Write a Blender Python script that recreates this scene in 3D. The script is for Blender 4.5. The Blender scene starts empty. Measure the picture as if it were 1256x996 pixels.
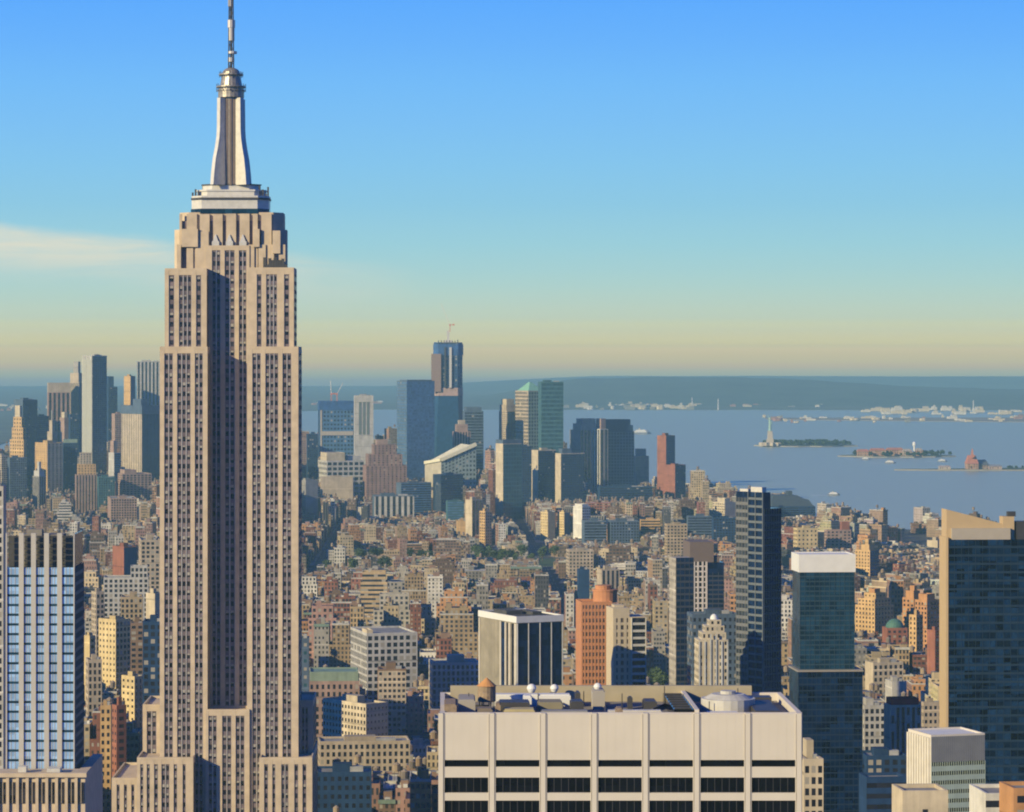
import bpy, math, random
import numpy as np
from math import radians as R, sin, cos, pi, sqrt, floor
rnd = random.Random(7)
SC = bpy.context.scene
COL = SC.collection
F, VX, VY, EYE = 3680.0, 540.0, 445.0, 256.0      # focal length in photo pixels, vanishing point, eye height

# ------------------------------------------------------------------ camera
cam = bpy.data.objects.new('camera', bpy.data.cameras.new('camera'))
COL.objects.link(cam)
cam.location = (0, 0, EYE); cam.rotation_euler = (R(90), 0, 0)
cam.data.sensor_width = 36; cam.data.lens = 36 * F / 1256
cam.data.shift_x = (628 - VX) / 1256; cam.data.shift_y = -(498 - VY) / 1256
cam.data.clip_start = 5; cam.data.clip_end = 120000
SC.camera = cam

# ------------------------------------------------------------------ light
SUN_AZ, SUN_EL = 52.0, 19.5                          # degrees to the left of straight behind the camera
sun = bpy.data.objects.new('sun', bpy.data.lights.new('sun', 'SUN'))
COL.objects.link(sun)
sun.data.energy = 5.0; sun.data.angle = R(0.5); sun.data.color = (1.0, 0.83, 0.43)
from mathutils import Vector
tosun = Vector((-sin(R(SUN_AZ)) * cos(R(SUN_EL)), -cos(R(SUN_AZ)) * cos(R(SUN_EL)), sin(R(SUN_EL))))
sun.rotation_euler = tosun.to_track_quat('Z', 'Y').to_euler()
sun.location = (-300, -300, 800)

W = bpy.data.worlds.new('World'); SC.world = W; W.use_nodes = True
nt = W.node_tree; nt.nodes.clear()
def N(nt, t, **k):
    n = nt.nodes.new(t)
    for a, b in k.items(): setattr(n, a, b)
    return n
out = N(nt, 'ShaderNodeOutputWorld'); bg = N(nt, 'ShaderNodeBackground')
sky = N(nt, 'ShaderNodeTexSky', sky_type='NISHITA', sun_disc=False)
sky.sun_elevation = R(SUN_EL); sky.sun_rotation = math.atan2(tosun.x, tosun.y) % (2 * pi)
sky.altitude = 200; sky.air_density = 1.3; sky.dust_density = 0.8; sky.ozone_density = 3.5
def lin(r, g, b):
    f = lambda c: (c / 255 / 12.92) if c / 255 <= 0.04045 else ((c / 255 + 0.055) / 1.055) ** 2.4
    return (f(r), f(g), f(b), 1)
tc = N(nt, 'ShaderNodeTexCoord'); sx = N(nt, 'ShaderNodeSeparateXYZ')
nt.links.new(tc.outputs['Generated'], sx.inputs[0])
ramp = N(nt, 'ShaderNodeValToRGB'); mr = N(nt, 'ShaderNodeMapRange')
mr.inputs['From Min'].default_value = -0.01; mr.inputs['From Max'].default_value = 0.14
nt.links.new(sx.outputs['Z'], mr.inputs['Value']); nt.links.new(mr.outputs[0], ramp.inputs[0])
SKYSTOPS = [(-0.01, (0.382, 0.358, 0.276)), (-0.00706, (0.382, 0.358, 0.276)), (-0.0057, (0.474, 0.415, 0.287)), (-0.00407, (0.781, 0.642, 0.198)), (-0.00271, (0.98, 0.725, 0.197)), (-0.00108, (1.393, 0.779, 0.102)), (0.00054, (1.563, 0.981, 0.068)), (0.00244, (1.718, 1.03, 0.046)), (0.0046, (1.924, 1.192, 0.127)), (0.00595, (1.686, 1.159, 0.143)), (0.00731, (1.374, 1.032, 0.234)), (0.00893, (1.122, 0.902, 0.321)), (0.01083, (0.918, 0.826, 0.396)), (0.01272, (0.849, 0.801, 0.409)), (0.01488, (0.695, 0.749, 0.491)), (0.02029, (0.567, 0.709, 0.558)), (0.0257, (0.471, 0.681, 0.609)), (0.03111, (0.404, 0.653, 0.649)), (0.03921, (0.334, 0.622, 0.695)), (0.0527, (0.259, 0.563, 0.75)), (0.06616, (0.219, 0.533, 0.814)), (0.07959, (0.187, 0.495, 0.861)), (0.09297, (0.157, 0.463, 0.894)), (0.1063, (0.126, 0.413, 0.915)), (0.11958, (0.1, 0.376, 0.932)), (0.14, (0.112, 0.4, 0.96))]
# the low band of morning air: tan smog near the horizon turning to clear blue a few degrees up
stops = SKYSTOPS
cr = ramp.color_ramp; cr.interpolation = 'LINEAR'
while len(cr.elements) < len(stops): cr.elements.new(0.5)
for e, (z, c) in zip(cr.elements, stops):
    e.position = (z + 0.01) / 0.15; e.color = (*c, 1)
K = N(nt, 'ShaderNodeVectorMath', operation='SCALE'); K.inputs['Scale'].default_value = 10.0
nt.links.new(ramp.outputs[0], K.inputs[0])
# thin cirrus veil, only on the left of the view
mp = N(nt, 'ShaderNodeMapping'); mp.inputs['Scale'].default_value = (7, 7, 60)
nt.links.new(tc.outputs['Generated'], mp.inputs[0])
nz = N(nt, 'ShaderNodeTexNoise'); nz.inputs['Scale'].default_value = 2.3; nz.inputs['Detail'].default_value = 7; nz.inputs['Roughness'].default_value = 0.6
nz.inputs['Distortion'].default_value = 0.9
nt.links.new(mp.outputs[0], nz.inputs['Vector'])
def mth(nt, op, a, b=None, c=None, clamp=False):
    n = N(nt, 'ShaderNodeMath', operation=op, use_clamp=clamp)
    for i, v in enumerate((a, b, c)):
        if v is None: continue
        if isinstance(v, (int, float)): n.inputs[i].default_value = v
        else: nt.links.new(v, n.inputs[i])
    return n.outputs[0]
def mrange(nt, v, a, b, c=0, d=1, smooth=True):
    n = N(nt, 'ShaderNodeMapRange', interpolation_type='SMOOTHSTEP' if smooth else 'LINEAR')
    nt.links.new(v, n.inputs['Value'])
    for k, x in zip(('From Min', 'From Max', 'To Min', 'To Max'), (a, b, c, d)): n.inputs[k].default_value = x
    return n.outputs[0]
# veil centre line falls gently to the right: z = 0.033 at x=-0.14, 0.026 at x=0
line = mth(nt, 'MULTIPLY_ADD', sx.outputs['X'], -0.085, 0.0265)
wobn = N(nt, 'ShaderNodeTexNoise'); wobn.inputs['Scale'].default_value = 14; wobn.inputs['Detail'].default_value = 5; nt.links.new(tc.outputs['Generated'], wobn.inputs['Vector'])
line = mth(nt, 'ADD', line, mth(nt, 'MULTIPLY', mth(nt, 'SUBTRACT', wobn.outputs[0], 0.5), 0.012))
dz = mth(nt, 'SUBTRACT', sx.outputs['Z'], line)
band = mth(nt, 'MULTIPLY', mrange(nt, dz, -0.016, 0.002), mrange(nt, dz, 0.003, 0.0085, 1, 0))
side = mrange(nt, sx.outputs['X'], -0.13, -0.02, 1, 0.35); side = mth(nt, 'MULTIPLY', side, mrange(nt, sx.outputs['X'], -0.035, 0.0, 1, 0))
veil = mth(nt, 'MULTIPLY', mth(nt, 'MULTIPLY', band, side), mrange(nt, nz.outputs[0], 0.30, 0.62, 0.4, 1.0))
veil = mth(nt, 'MULTIPLY', veil, mrange(nt, sx.outputs['Y'], 0, 0.3))
mixc = N(nt, 'ShaderNodeMix', data_type='RGBA'); nt.links.new(veil, mixc.inputs[0])
nt.links.new(K.outputs[0], mixc.inputs[6]); c = lin(226, 222, 200); mixc.inputs[7].default_value = (c[0] * 10, c[1] * 10, c[2] * 10, 1)
tint = N(nt, 'ShaderNodeMix', data_type='RGBA', blend_type='MULTIPLY'); tint.inputs[0].default_value = 1
nt.links.new(sky.outputs[0], tint.inputs[6]); tint.inputs[7].default_value = (0.006, 0.29, 1.2, 1)
mixs = N(nt, 'ShaderNodeMix', data_type='RGBA')
upm = mrange(nt, sx.outputs['Z'], 0.125, 0.24); fwd = mrange(nt, sx.outputs['Y'], 0.2, 0.7, 1, 0)
nt.links.new(mth(nt, 'MAXIMUM', upm, fwd), mixs.inputs[0])
nt.links.new(mixc.outputs[2], mixs.inputs[6]); nt.links.new(tint.outputs[2], mixs.inputs[7])
nt.links.new(mixs.outputs[2], bg.inputs[0]); bg.inputs[1].default_value = 0.1
nt.links.new(bg.outputs[0], out.inputs[0])

SC.view_settings.view_transform = 'Standard'; SC.view_settings.look = 'None'
SC.view_settings.exposure = 0.15; SC.view_settings.gamma = 1; SC.view_settings.use_curve_mapping = False
cy = SC.cycles
cy.use_denoising = True; cy.max_bounces = 4; cy.diffuse_bounces = 1; cy.glossy_bounces = 2; cy.volume_bounces = 0
cy.transmission_bounces = 1; cy.transparent_max_bounces = 4; cy.caustics_reflective = False; cy.caustics_refractive = False
SC.world.cycles.sampling_method = 'MANUAL'; SC.world.cycles.sample_map_resolution = 1024
cy.sample_clamp_indirect = 4; cy.filter_width = 2.0

# ------------------------------------------------------------------ materials
def newmat(name):
    m = bpy.data.materials.new(name); m.use_nodes = True
    return m, m.node_tree, m.node_tree.nodes['Principled BSDF']
def plain(name, col, rough=0.8, metal=0.0, var=0.12, scale=0.3, spec=0.5):
    m, t, b = newmat(name)
    tcn = N(t, 'ShaderNodeTexCoord'); n = N(t, 'ShaderNodeTexNoise'); n.inputs['Scale'].default_value = scale; n.inputs['Detail'].default_value = 6
    t.links.new(tcn.outputs['Object'], n.inputs['Vector'])
    mx = N(t, 'ShaderNodeMix', data_type='RGBA', blend_type='MULTIPLY'); mx.inputs[0].default_value = 1
    mx.inputs[6].default_value = (*col, 1)
    v = mrange(t, n.outputs[0], 0.25, 0.75, 1 - var, 1 + var, False)
    t.links.new(v, mx.inputs[7]); t.links.new(mx.outputs[2], b.inputs['Base Color'])
    b.inputs['Roughness'].default_value = rough; b.inputs['Metallic'].default_value = metal
    b.inputs['Specular IOR Level'].default_value = spec
    return m
def facade_material():
    """masonry with a grid of windows: attribute col = wall colour, win = (window width share, height share, blind share), gl = glass colour, a = glass roughness"""
    m, t, b = newmat('facade')
    at = {k: N(t, 'ShaderNodeAttribute', attribute_name=k) for k in ('col', 'win', 'gl')}
    uv = N(t, 'ShaderNodeUVMap', uv_map='UVMap'); s = N(t, 'ShaderNodeSeparateXYZ'); t.links.new(uv.outputs[0], s.inputs[0])
    fu = mth(t, 'FRACT', s.outputs[0]); fv = mth(t, 'FRACT', s.outputs[1])
    wn = N(t, 'ShaderNodeSeparateXYZ'); t.links.new(at['win'].outputs['Vector'], wn.inputs[0])
    du = mth(t, 'ABSOLUTE', mth(t, 'SUBTRACT', fu, 0.5)); dv = mth(t, 'ABSOLUTE', mth(t, 'SUBTRACT', fv, 0.5))
    inu = mth(t, 'LESS_THAN', du, mth(t, 'MULTIPLY', wn.outputs[0], 0.5)); inv = mth(t, 'LESS_THAN', dv, mth(t, 'MULTIPLY', wn.outputs[1], 0.5))
    mask = mth(t, 'MULTIPLY', inu, inv)
    fl = N(t, 'ShaderNodeVectorMath', operation='FLOOR'); t.links.new(uv.outputs[0], fl.inputs[0])
    oi = N(t, 'ShaderNodeAttribute', attribute_name='seed')
    ad = N(t, 'ShaderNodeVectorMath', operation='ADD'); t.links.new(fl.outputs[0], ad.inputs[0]); t.links.new(oi.outputs['Vector'], ad.inputs[1])
    wh = N(t, 'ShaderNodeTexWhiteNoise', noise_dimensions='3D'); t.links.new(ad.outputs[0], wh.inputs['Vector'])
    blind = mth(t, 'LESS_THAN', wh.outputs[0], wn.outputs[2])
    oi_ = oi
    # wall weathering
    tcn = N(t, 'ShaderNodeTexCoord'); n1 = N(t, 'ShaderNodeTexNoise'); n1.inputs['Scale'].default_value = 0.09; n1.inputs['Detail'].default_value = 8
    n1.inputs['Roughness'].default_value = 0.65; t.links.new(tcn.outputs['Object'], n1.inputs['Vector'])
    mps = N(t, 'ShaderNodeMapping'); mps.inputs['Scale'].default_value = (0.5, 0.5, 0.03); t.links.new(tcn.outputs['Object'], mps.inputs[0])
    n2 = N(t, 'ShaderNodeTexNoise'); n2.inputs['Scale'].default_value = 1.0; n2.inputs['Detail'].default_value = 3; t.links.new(mps.outputs[0], n2.inputs['Vector'])
    v = mth(t, 'MULTIPLY', mrange(t, n1.outputs[0], 0.25, 0.75, 0.72, 1.26, False), mrange(t, n2.outputs[0], 0.3, 0.7, 0.88, 1.1, False))
    # string courses every few storeys, more on some walls than on others
    fb = mth(t, 'FRACT', mth(t, 'MULTIPLY', mth(t, 'ADD', s.outputs[1], mth(t, 'FLOOR', oi_.outputs['Fac'])), 0.2))
    v = mth(t, 'MULTIPLY', v, mth(t, 'ADD', 1.0, mth(t, 'MULTIPLY', mth(t, 'LESS_THAN', fb, 0.05), mth(t, 'MULTIPLY', mth(t, 'SINE', oi_.outputs['Fac']), 0.35))))
    wc = N(t, 'ShaderNodeMix', data_type='RGBA', blend_type='MULTIPLY'); wc.inputs[0].default_value = 1
    t.links.new(at['col'].outputs['Color'], wc.inputs[6]); t.links.new(v, wc.inputs[7])
    # glass and drawn blinds
    gm = N(t, 'ShaderNodeMix', data_type='RGBA', blend_type='MULTIPLY'); gm.inputs[0].default_value = 1
    t.links.new(at['gl'].outputs['Color'], gm.inputs[6]); t.links.new(mrange(t, wh.outputs[0], 0, 1, 0.7, 1.35, False), gm.inputs[7])
    bm_ = N(t, 'ShaderNodeMix', data_type='RGBA'); t.links.new(blind, bm_.inputs[0]); t.links.new(gm.outputs[2], bm_.inputs[6]); bm_.inputs[7].default_value = (0.34, 0.31, 0.26, 1)
    fm = N(t, 'ShaderNodeMix', data_type='RGBA'); t.links.new(mask, fm.inputs[0]); t.links.new(wc.outputs[2], fm.inputs[6]); t.links.new(bm_.outputs[2], fm.inputs[7])
    t.links.new(fm.outputs[2], b.inputs['Base Color'])
    gloss = mth(t, 'MULTIPLY', mask, mth(t, 'SUBTRACT', 1.0, mth(t, 'MULTIPLY', blind, 0.7)))
    t.links.new(mth(t, 'SUBTRACT', 0.88, mth(t, 'MULTIPLY', gloss, 0.76)), b.inputs['Roughness'])
    t.links.new(mth(t, 'ADD', 0.15, mth(t, 'MULTIPLY', gloss, 0.6)), b.inputs['Specular IOR Level'])
    bp = N(t, 'ShaderNodeBump'); bp.inputs['Distance'].default_value = 0.5; bp.inputs['Strength'].default_value = 0.35
    t.links.new(mth(t, 'SUBTRACT', 1.0, mask), bp.inputs['Height']); t.links.new(bp.outputs[0], b.inputs['Normal'])
    return m
FAC = facade_material()
def glassmat(name, col, rough=0.12, spec=0.8, metal=0.0, wob=0.0, cell=3.0, var=0.5):
    m, t, b = newmat(name)
    tcn = N(t, 'ShaderNodeTexCoord')
    mp = N(t, 'ShaderNodeMapping'); mp.inputs['Scale'].default_value = (1 / cell, 1 / cell, 1 / cell); t.links.new(tcn.outputs['Object'], mp.inputs[0])
    fl = N(t, 'ShaderNodeVectorMath', operation='FLOOR'); t.links.new(mp.outputs[0], fl.inputs[0])
    wh = N(t, 'ShaderNodeTexWhiteNoise'); t.links.new(fl.outputs[0], wh.inputs['Vector'])
    mx = N(t, 'ShaderNodeMix', data_type='RGBA', blend_type='MULTIPLY'); mx.inputs[0].default_value = 1; mx.inputs[6].default_value = (*col, 1)
    t.links.new(mrange(t, wh.outputs[0], 0, 1, 1 - var, 1 + var, False), mx.inputs[7]); t.links.new(mx.outputs[2], b.inputs['Base Color'])
    b.inputs['Roughness'].default_value = rough; b.inputs['Specular IOR Level'].default_value = spec; b.inputs['Metallic'].default_value = metal
    if wob:
        n = N(t, 'ShaderNodeTexNoise'); n.inputs['Scale'].default_value = 0.25; t.links.new(tcn.outputs['Object'], n.inputs['Vector'])
        bp = N(t, 'ShaderNodeBump'); bp.inputs['Strength'].default_value = wob; bp.inputs['Distance'].default_value = 1
        t.links.new(n.outputs[0], bp.inputs['Height']); t.links.new(bp.outputs[0], b.inputs['Normal'])
    return m
LIME = plain('limestone', (0.58, 0.465, 0.34), 0.85, var=0.16, scale=0.25)
LIME2 = plain('pale_stone', (0.60, 0.52, 0.42), 0.85, var=0.05, scale=0.08)
SPAND = plain('mauve_spandrel', (0.20, 0.155, 0.165), 0.5, 0.2, var=0.45, scale=0.25)
CHROME = plain('steel_mullion', (0.60, 0.55, 0.50), 0.45, 0.5, var=0.1)
ALU = plain('aluminium', (0.72, 0.68, 0.60), 0.42, 0.25, var=0.12, scale=0.5)
ALUD = plain('dark_metal', (0.10, 0.095, 0.09), 0.5, 0.5, var=0.2)
BRONZE = plain('bronze_metal', (0.30, 0.22, 0.16), 0.45, 0.6, var=0.2)
WINDK = glassmat('dark_window', (0.028, 0.026, 0.032), 0.15, 0.55, var=0.8, cell=2.0)
BLACKG = glassmat('black_glass', (0.006, 0.007, 0.010), 0.12, 0.30, var=0.3)
NAVYG = glassmat('navy_glass', (0.008, 0.022, 0.065), 0.15, 0.38, wob=0.05)
TEALG = glassmat('teal_glass', (0.012, 0.045, 0.085), 0.14, 0.45, wob=0.1)
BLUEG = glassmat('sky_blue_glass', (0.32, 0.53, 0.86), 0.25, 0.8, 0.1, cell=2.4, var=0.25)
ROOFG = plain('roof_gravel', (0.24, 0.22, 0.20), 0.95, var=0.3, scale=0.2)
ROOFD = plain('roof_tar', (0.07, 0.07, 0.075), 0.9, var=0.4, scale=0.3)
WHITEP = plain('white_paint', (0.75, 0.74, 0.72), 0.6, var=0.06)
TANKW = plain('cedar_staves', (0.30, 0.22, 0.15), 0.85, var=0.3, scale=1.5)
TANKC = plain('orange_cone', (0.55, 0.27, 0.10), 0.8, var=0.1)
COPPER = plain('green_copper', (0.07, 0.17, 0.13), 0.7, var=0.2, scale=0.4)
REDP = plain('red_paint', (0.45, 0.03, 0.04), 0.7, var=0.15)
STEELB = plain('blue_netting', (0.03, 0.10, 0.27), 0.7, var=0.35, scale=0.1)

# ------------------------------------------------------------------ mesh building
class MB:
    def __init__(s): s.v = []; s.f = []; s.col = []; s.win = []; s.gl = []; s.seed = []; s.uv = []; s.mi = []
    def quad(s, pts, col=(.5, .5, .5), win=(0, 0, 0), gl=(.02, .02, .03), uv=None, mi=0, seed=0.0):
        i = len(s.v); s.v.extend(pts); s.f.append(tuple(range(i, i + len(pts))))
        s.col.append(col); s.win.append(win); s.gl.append(gl); s.seed.append(seed); s.mi.append(mi)
        s.uv.append(uv if uv is not None else ((0.0, 0.0),) * len(pts))
    def prism(s, poly, z0, z1, mi=0, col=(.5, .5, .5), topcol=None, top=True, bottom=False, poly2=None, win=None, gl=(.02, .02, .03), topmi=None, bay=3.6, flr=3.7, seed=0.0):
        """poly: counter-clockwise (seen from above) footprint; poly2: the top outline when it differs; win: None, one triple, or one per side (then a dict may carry its own col/gl/bay/flr)"""
        n = len(poly); p2 = poly2 or poly
        for i in range(n):
            a, b = poly[i], poly[(i + 1) % n]; a2, b2 = p2[i], p2[(i + 1) % n]
            w = win[i] if isinstance(win, list) else win
            c_, g_, by, fl_ = col, gl, bay, flr
            if isinstance(w, dict): c_ = w.get('col', col); g_ = w.get('gl', gl); by = w.get('bay', bay); fl_ = w.get('flr', flr); w = w.get('win')
            uv = None
            if w:
                L = math.hypot(b[0] - a[0], b[1] - a[1]); nu = max(1, round(L / by)); nv = max(1, round((z1 - z0) / fl_))
                uv = ((0, 0), (nu, 0), (nu, nv), (0, nv))
            s.quad([(a[0], a[1], z0), (b[0], b[1], z0), (b2[0], b2[1], z1), (a2[0], a2[1], z1)], c_, w or (0, 0, 0), g_, uv, mi, seed + i * 17.3)
        if top: s.quad([(p[0], p[1], z1) for p in p2], topcol or col, mi=mi if topmi is None else topmi)
        if bottom: s.quad([(p[0], p[1], z0) for p in reversed(poly)], col, mi=mi)
    def box(s, x0, x1, y0, y1, z0, z1, **k): s.prism([(x0, y0), (x1, y0), (x1, y1), (x0, y1)], z0, z1, **k)
    def cyl(s, cx, cy, r, z0, z1, n=12, r2=None, **k):
        P = lambda q: [(cx + q * cos(2 * pi * i / n), cy + q * sin(2 * pi * i / n)) for i in range(n)]
        s.prism(P(r), z0, z1, poly2=P(r if r2 is None else max(r2, 0.01)), **k)
    def dome(s, cx, cy, r, z0, hgt, n=14, m=5, **k):
        for j in range(m):
            a, b = j / m * pi / 2, (j + 1) / m * pi / 2
            s.cyl(cx, cy, r * cos(a), z0 + hgt * sin(a), z0 + hgt * sin(b), n, r2=max(0.02, r * cos(b)), top=(j == m - 1), **k)
    def beam(s, p, q, w, mi=0, col=(.5, .5, .5)):
        p, q = Vector(p), Vector(q); d = (q - p).normalized(); u = d.cross(Vector((0, 0, 1)))
        if u.length < 1e-3: u = Vector((1, 0, 0))
        u.normalize(); v = d.cross(u); h = w / 2
        A = [p + u * a * h + v * b * h for a, b in ((-1, -1), (1, -1), (1, 1), (-1, 1))]; B = [a + (q - p) for a in A]
        for i in range(4):
            j = (i + 1) % 4; s.quad([tuple(A[i]), tuple(A[j]), tuple(B[j]), tuple(B[i])], col, mi=mi)
        s.quad([tuple(x) for x in A[::-1]], col, mi=mi); s.quad([tuple(x) for x in B], col, mi=mi)
    def parapet(s, poly, z0, z1, t=0.5, **k):
        """a low wall round a roof: outer face, top, inner face"""
        cx = sum(p[0] for p in poly) / len(poly); cy = sum(p[1] for p in poly) / len(poly); n = len(poly)
        inn = inset(poly, t)
        for i in range(n):
            j = (i + 1) % n; a, b, c, d = poly[i], poly[j], inn[j], inn[i]
            s.quad([(a[0], a[1], z0), (b[0], b[1], z0), (b[0], b[1], z1), (a[0], a[1], z1)], **k)
            s.quad([(a[0], a[1], z1), (b[0], b[1], z1), (c[0], c[1], z1), (d[0], d[1], z1)], **k)
            s.quad([(c[0], c[1], z0), (d[0], d[1], z0), (d[0], d[1], z1), (c[0], c[1], z1)], **k)
    def build(s, name, mats=FAC, parent=None, origin=(0, 0, 0)):
        if not s.f: return None
        me = bpy.data.meshes.new(name)
        ox, oy, oz = origin
        me.from_pydata([(x - ox, y - oy, z - oz) for x, y, z in s.v], [], s.f)
        mats = mats if isinstance(mats, (list, tuple)) else [mats]
        for m in mats: me.materials.append(m)
        if any(s.mi): me.polygons.foreach_set('material_index', s.mi)
        if FAC in mats:
            for nm, data in (('col', s.col), ('win', s.win), ('gl', s.gl)):
                a = me.attributes.new(nm, 'FLOAT_COLOR', 'FACE'); arr = np.ones((len(s.f), 4), np.float32); arr[:, :3] = data
                a.data.foreach_set('color', arr.ravel())
            a = me.attributes.new('seed', 'FLOAT', 'FACE'); a.data.foreach_set('value', np.array(s.seed, np.float32))
            u = me.uv_layers.new(name='UVMap'); u.data.foreach_set('uv', np.array([c for f in s.uv for c in f], np.float32).ravel())
        o = bpy.data.objects.new(name, me); COL.objects.link(o)
        if parent is not None:
            o.parent = parent; pl = parent.location
            # parents sit at their base point with no rotation; parts are modelled in world metres, so shift them back
            wl = Vector(origin) - world_loc(parent); o.location = wl
        else: o.location = origin
        return o
def world_loc(o):
    v = Vector((0, 0, 0))
    while o is not None: v += o.location; o = o.parent
    return v
def inset(poly, t):
    n = len(poly); res = []
    for i in range(n):
        p0, p1, p2 = poly[i - 1], poly[i], poly[(i + 1) % n]
        d1 = (p1[0] - p0[0], p1[1] - p0[1]); d2 = (p2[0] - p1[0], p2[1] - p1[1])
        l1 = math.hypot(*d1) or 1; l2 = math.hypot(*d2) or 1
        n1 = (-d1[1] / l1, d1[0] / l1); n2 = (-d2[1] / l2, d2[0] / l2)
        k = t / max(0.2, 1 + n1[0] * n2[0] + n1[1] * n2[1])
        res.append((p1[0] + (n1[0] + n2[0]) * k, p1[1] + (n1[1] + n2[1]) * k))
    return res
def scl(poly, k, kx=None):
    cx = sum(p[0] for p in poly) / len(poly); cy = sum(p[1] for p in poly) / len(poly)
    return [(cx + (x - cx) * k, cy + (y - cy) * k) for x, y in poly]
def tag(o, label=None, cat=None, group=None, kind=None):
    if label: o['label'] = label
    if cat: o['category'] = cat
    if group: o['group'] = group
    if kind: o['kind'] = kind
    return o
def thing(name, label, cat, loc, group=None):
    o = bpy.data.objects.new(name, None); o.empty_display_size = 5; COL.objects.link(o); o.location = loc
    return tag(o, label, cat, group)
def WX(px, Y): return (px - VX) * Y / F
def HZ(py, Y): return EYE - (py - VY) * Y / F
def struct(o): o['kind'] = 'structure'; return o

# ------------------------------------------------------------------ setting: water, land, streets
m, t, b = newmat('harbour_water')
b.inputs['Base Color'].default_value = (0.42, 0.47, 0.31, 1); b.inputs['Roughness'].default_value = 0.32; b.inputs['Specular IOR Level'].default_value = 0.28
tcn = N(t, 'ShaderNodeTexCoord'); mpn = N(t, 'ShaderNodeMapping'); mpn.inputs['Scale'].default_value = (0.02, 0.006, 1); t.links.new(tcn.outputs['Object'], mpn.inputs[0])
n = N(t, 'ShaderNodeTexNoise'); n.inputs['Scale'].default_value = 3; n.inputs['Detail'].default_value = 9; n.inputs['Roughness'].default_value = 0.7
t.links.new(mpn.outputs[0], n.inputs['Vector'])
bp = N(t, 'ShaderNodeBump'); bp.inputs['Strength'].default_value = 0.6; bp.inputs['Distance'].default_value = 3.0
t.links.new(n.outputs[0], bp.inputs['Height']); t.links.new(bp.outputs[0], b.inputs['Normal'])
WATER = m
mb = MB(); mb.box(-15800, 15800, -2800, 33000, -1.2, -0.6, bottom=False); o = mb.build('water', WATER); struct(o)

ASPH = plain('asphalt', (0.055, 0.055, 0.058), 0.9, var=0.3, scale=0.05)
PAVE = plain('pavement_concrete', (0.26, 0.25, 0.23), 0.9, var=0.2, scale=0.2)
GRASSM = plain('grass', (0.055, 0.10, 0.035), 0.95, var=0.4, scale=0.15)
FARL = plain('far_ground', (0.09, 0.105, 0.075), 0.95, var=0.35, scale=0.004)
MAN = [(-9000, -2500), (9000, -2500), (9000, -500), (2600, 1900), (1450, 3100), (860, 4370), (665, 4700), (604, 4870), (490, 5830), (470, 6150), (330, 6900), (60, 7150), (-500, 7000), (-1150, 6650), (-2600, 6200), (-9000, 5600)]
def inside(poly, x, y):
    c = False; n = len(poly)
    for i in range(n):
        x1, y1 = poly[i]; x2, y2 = poly[(i + 1) % n]
        if (y1 > y) != (y2 > y) and x < (x2 - x1) * (y - y1) / (y2 - y1) + x1: c = not c
    return c
mb = MB(); mb.prism(MAN, -1.0, 0.0, mi=0); struct(mb.build('ground', ASPH))
AVES = [-1720, -1480, -1240, -1010, -780, -600, -440, -300, -152, 128, 408, 688, 968, 1248, 1528]     # avenue centre lines
ST0 = 1222.0
STS = [ST0 + 80 * k for k in range(-4, 63)]

# far land: Brooklyn and the bay's far shore, hills behind
def terrain(name, X0, X1, Y0, Y1, nx, ny, fn, mat):
    mb = MB(); vs = [[(X0 + (X1 - X0) * i / nx, Y0 + (Y1 - Y0) * j / ny) for i in range(nx + 1)] for j in range(ny + 1)]
    V = [(x, y, fn(x, y)) for row in vs for x, y in row]
    me = bpy.data.meshes.new(name)
    me.from_pydata(V, [], [(j * (nx + 1) + i, j * (nx + 1) + i + 1, (j + 1) * (nx + 1) + i + 1, (j + 1) * (nx + 1) + i) for j in range(ny) for i in range(nx)])
    me.materials.append(mat); o = bpy.data.objects.new(name, me); COL.objects.link(o); return struct(o)
from mathutils import noise as mnoise
def fbm(x, y, s, o=5): return mnoise.fractal(Vector((x / s, y / s, 3.7)), 1.0, 2.0, o)
mb = MB(); mb.prism([(-15000, 6900), (-1250, 7500), (-1350, 9000), (-1500, 11200), (-1400, 14200), (-500, 16500), (1200, 16300), (15000, 15200), (15000, 32900), (-15000, 32900)], -0.8, 1.5)
struct(mb.build('far_shore', FARL))
mb = MB(); mb.prism([(1480, 13500), (2300, 13050), (3400, 12500), (6500, 11200), (9000, 11800), (8000, 13600), (3200, 14000), (1500, 13900)], -0.8, 1.4)
struct(mb.build('harbour_pier_land', plain('dock_ground', (0.26, 0.22, 0.17), 0.95, var=0.4, scale=0.01)))
def sm(a, b, v): v = min(1, max(0, (v - a) / (b - a))); return v * v * (3 - 2 * v)
WOODS = plain('wooded_hills', (0.055, 0.075, 0.045), 0.95, var=0.5, scale=0.003)
def hill1(x, y):
    px = VX + F * x / y
    h = 150 * sm(560, 720, px) * (1 - 0.55 * sm(860, 1300, px))
    return -2 + h * sm(17200, 20500, y) * (1 - sm(21500, 24500, y)) * (0.94 + 0.12 * fbm(x, y, 1500)) + 6 * fbm(x, y, 300) * sm(17000, 19000, y)
terrain('hills', -200, 6500, 17000, 25000, 150, 50, hill1, WOODS)
def hill2(x, y):
    px = VX + F * x / y
    return -2 + (112 + 14 * fbm(x, y, 4000)) * sm(26500, 29500, y) * sm(420, 760, px)
terrain('distant_hills', -9000, 15000, 26500, 32500, 160, 20, hill2, WOODS)

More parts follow.
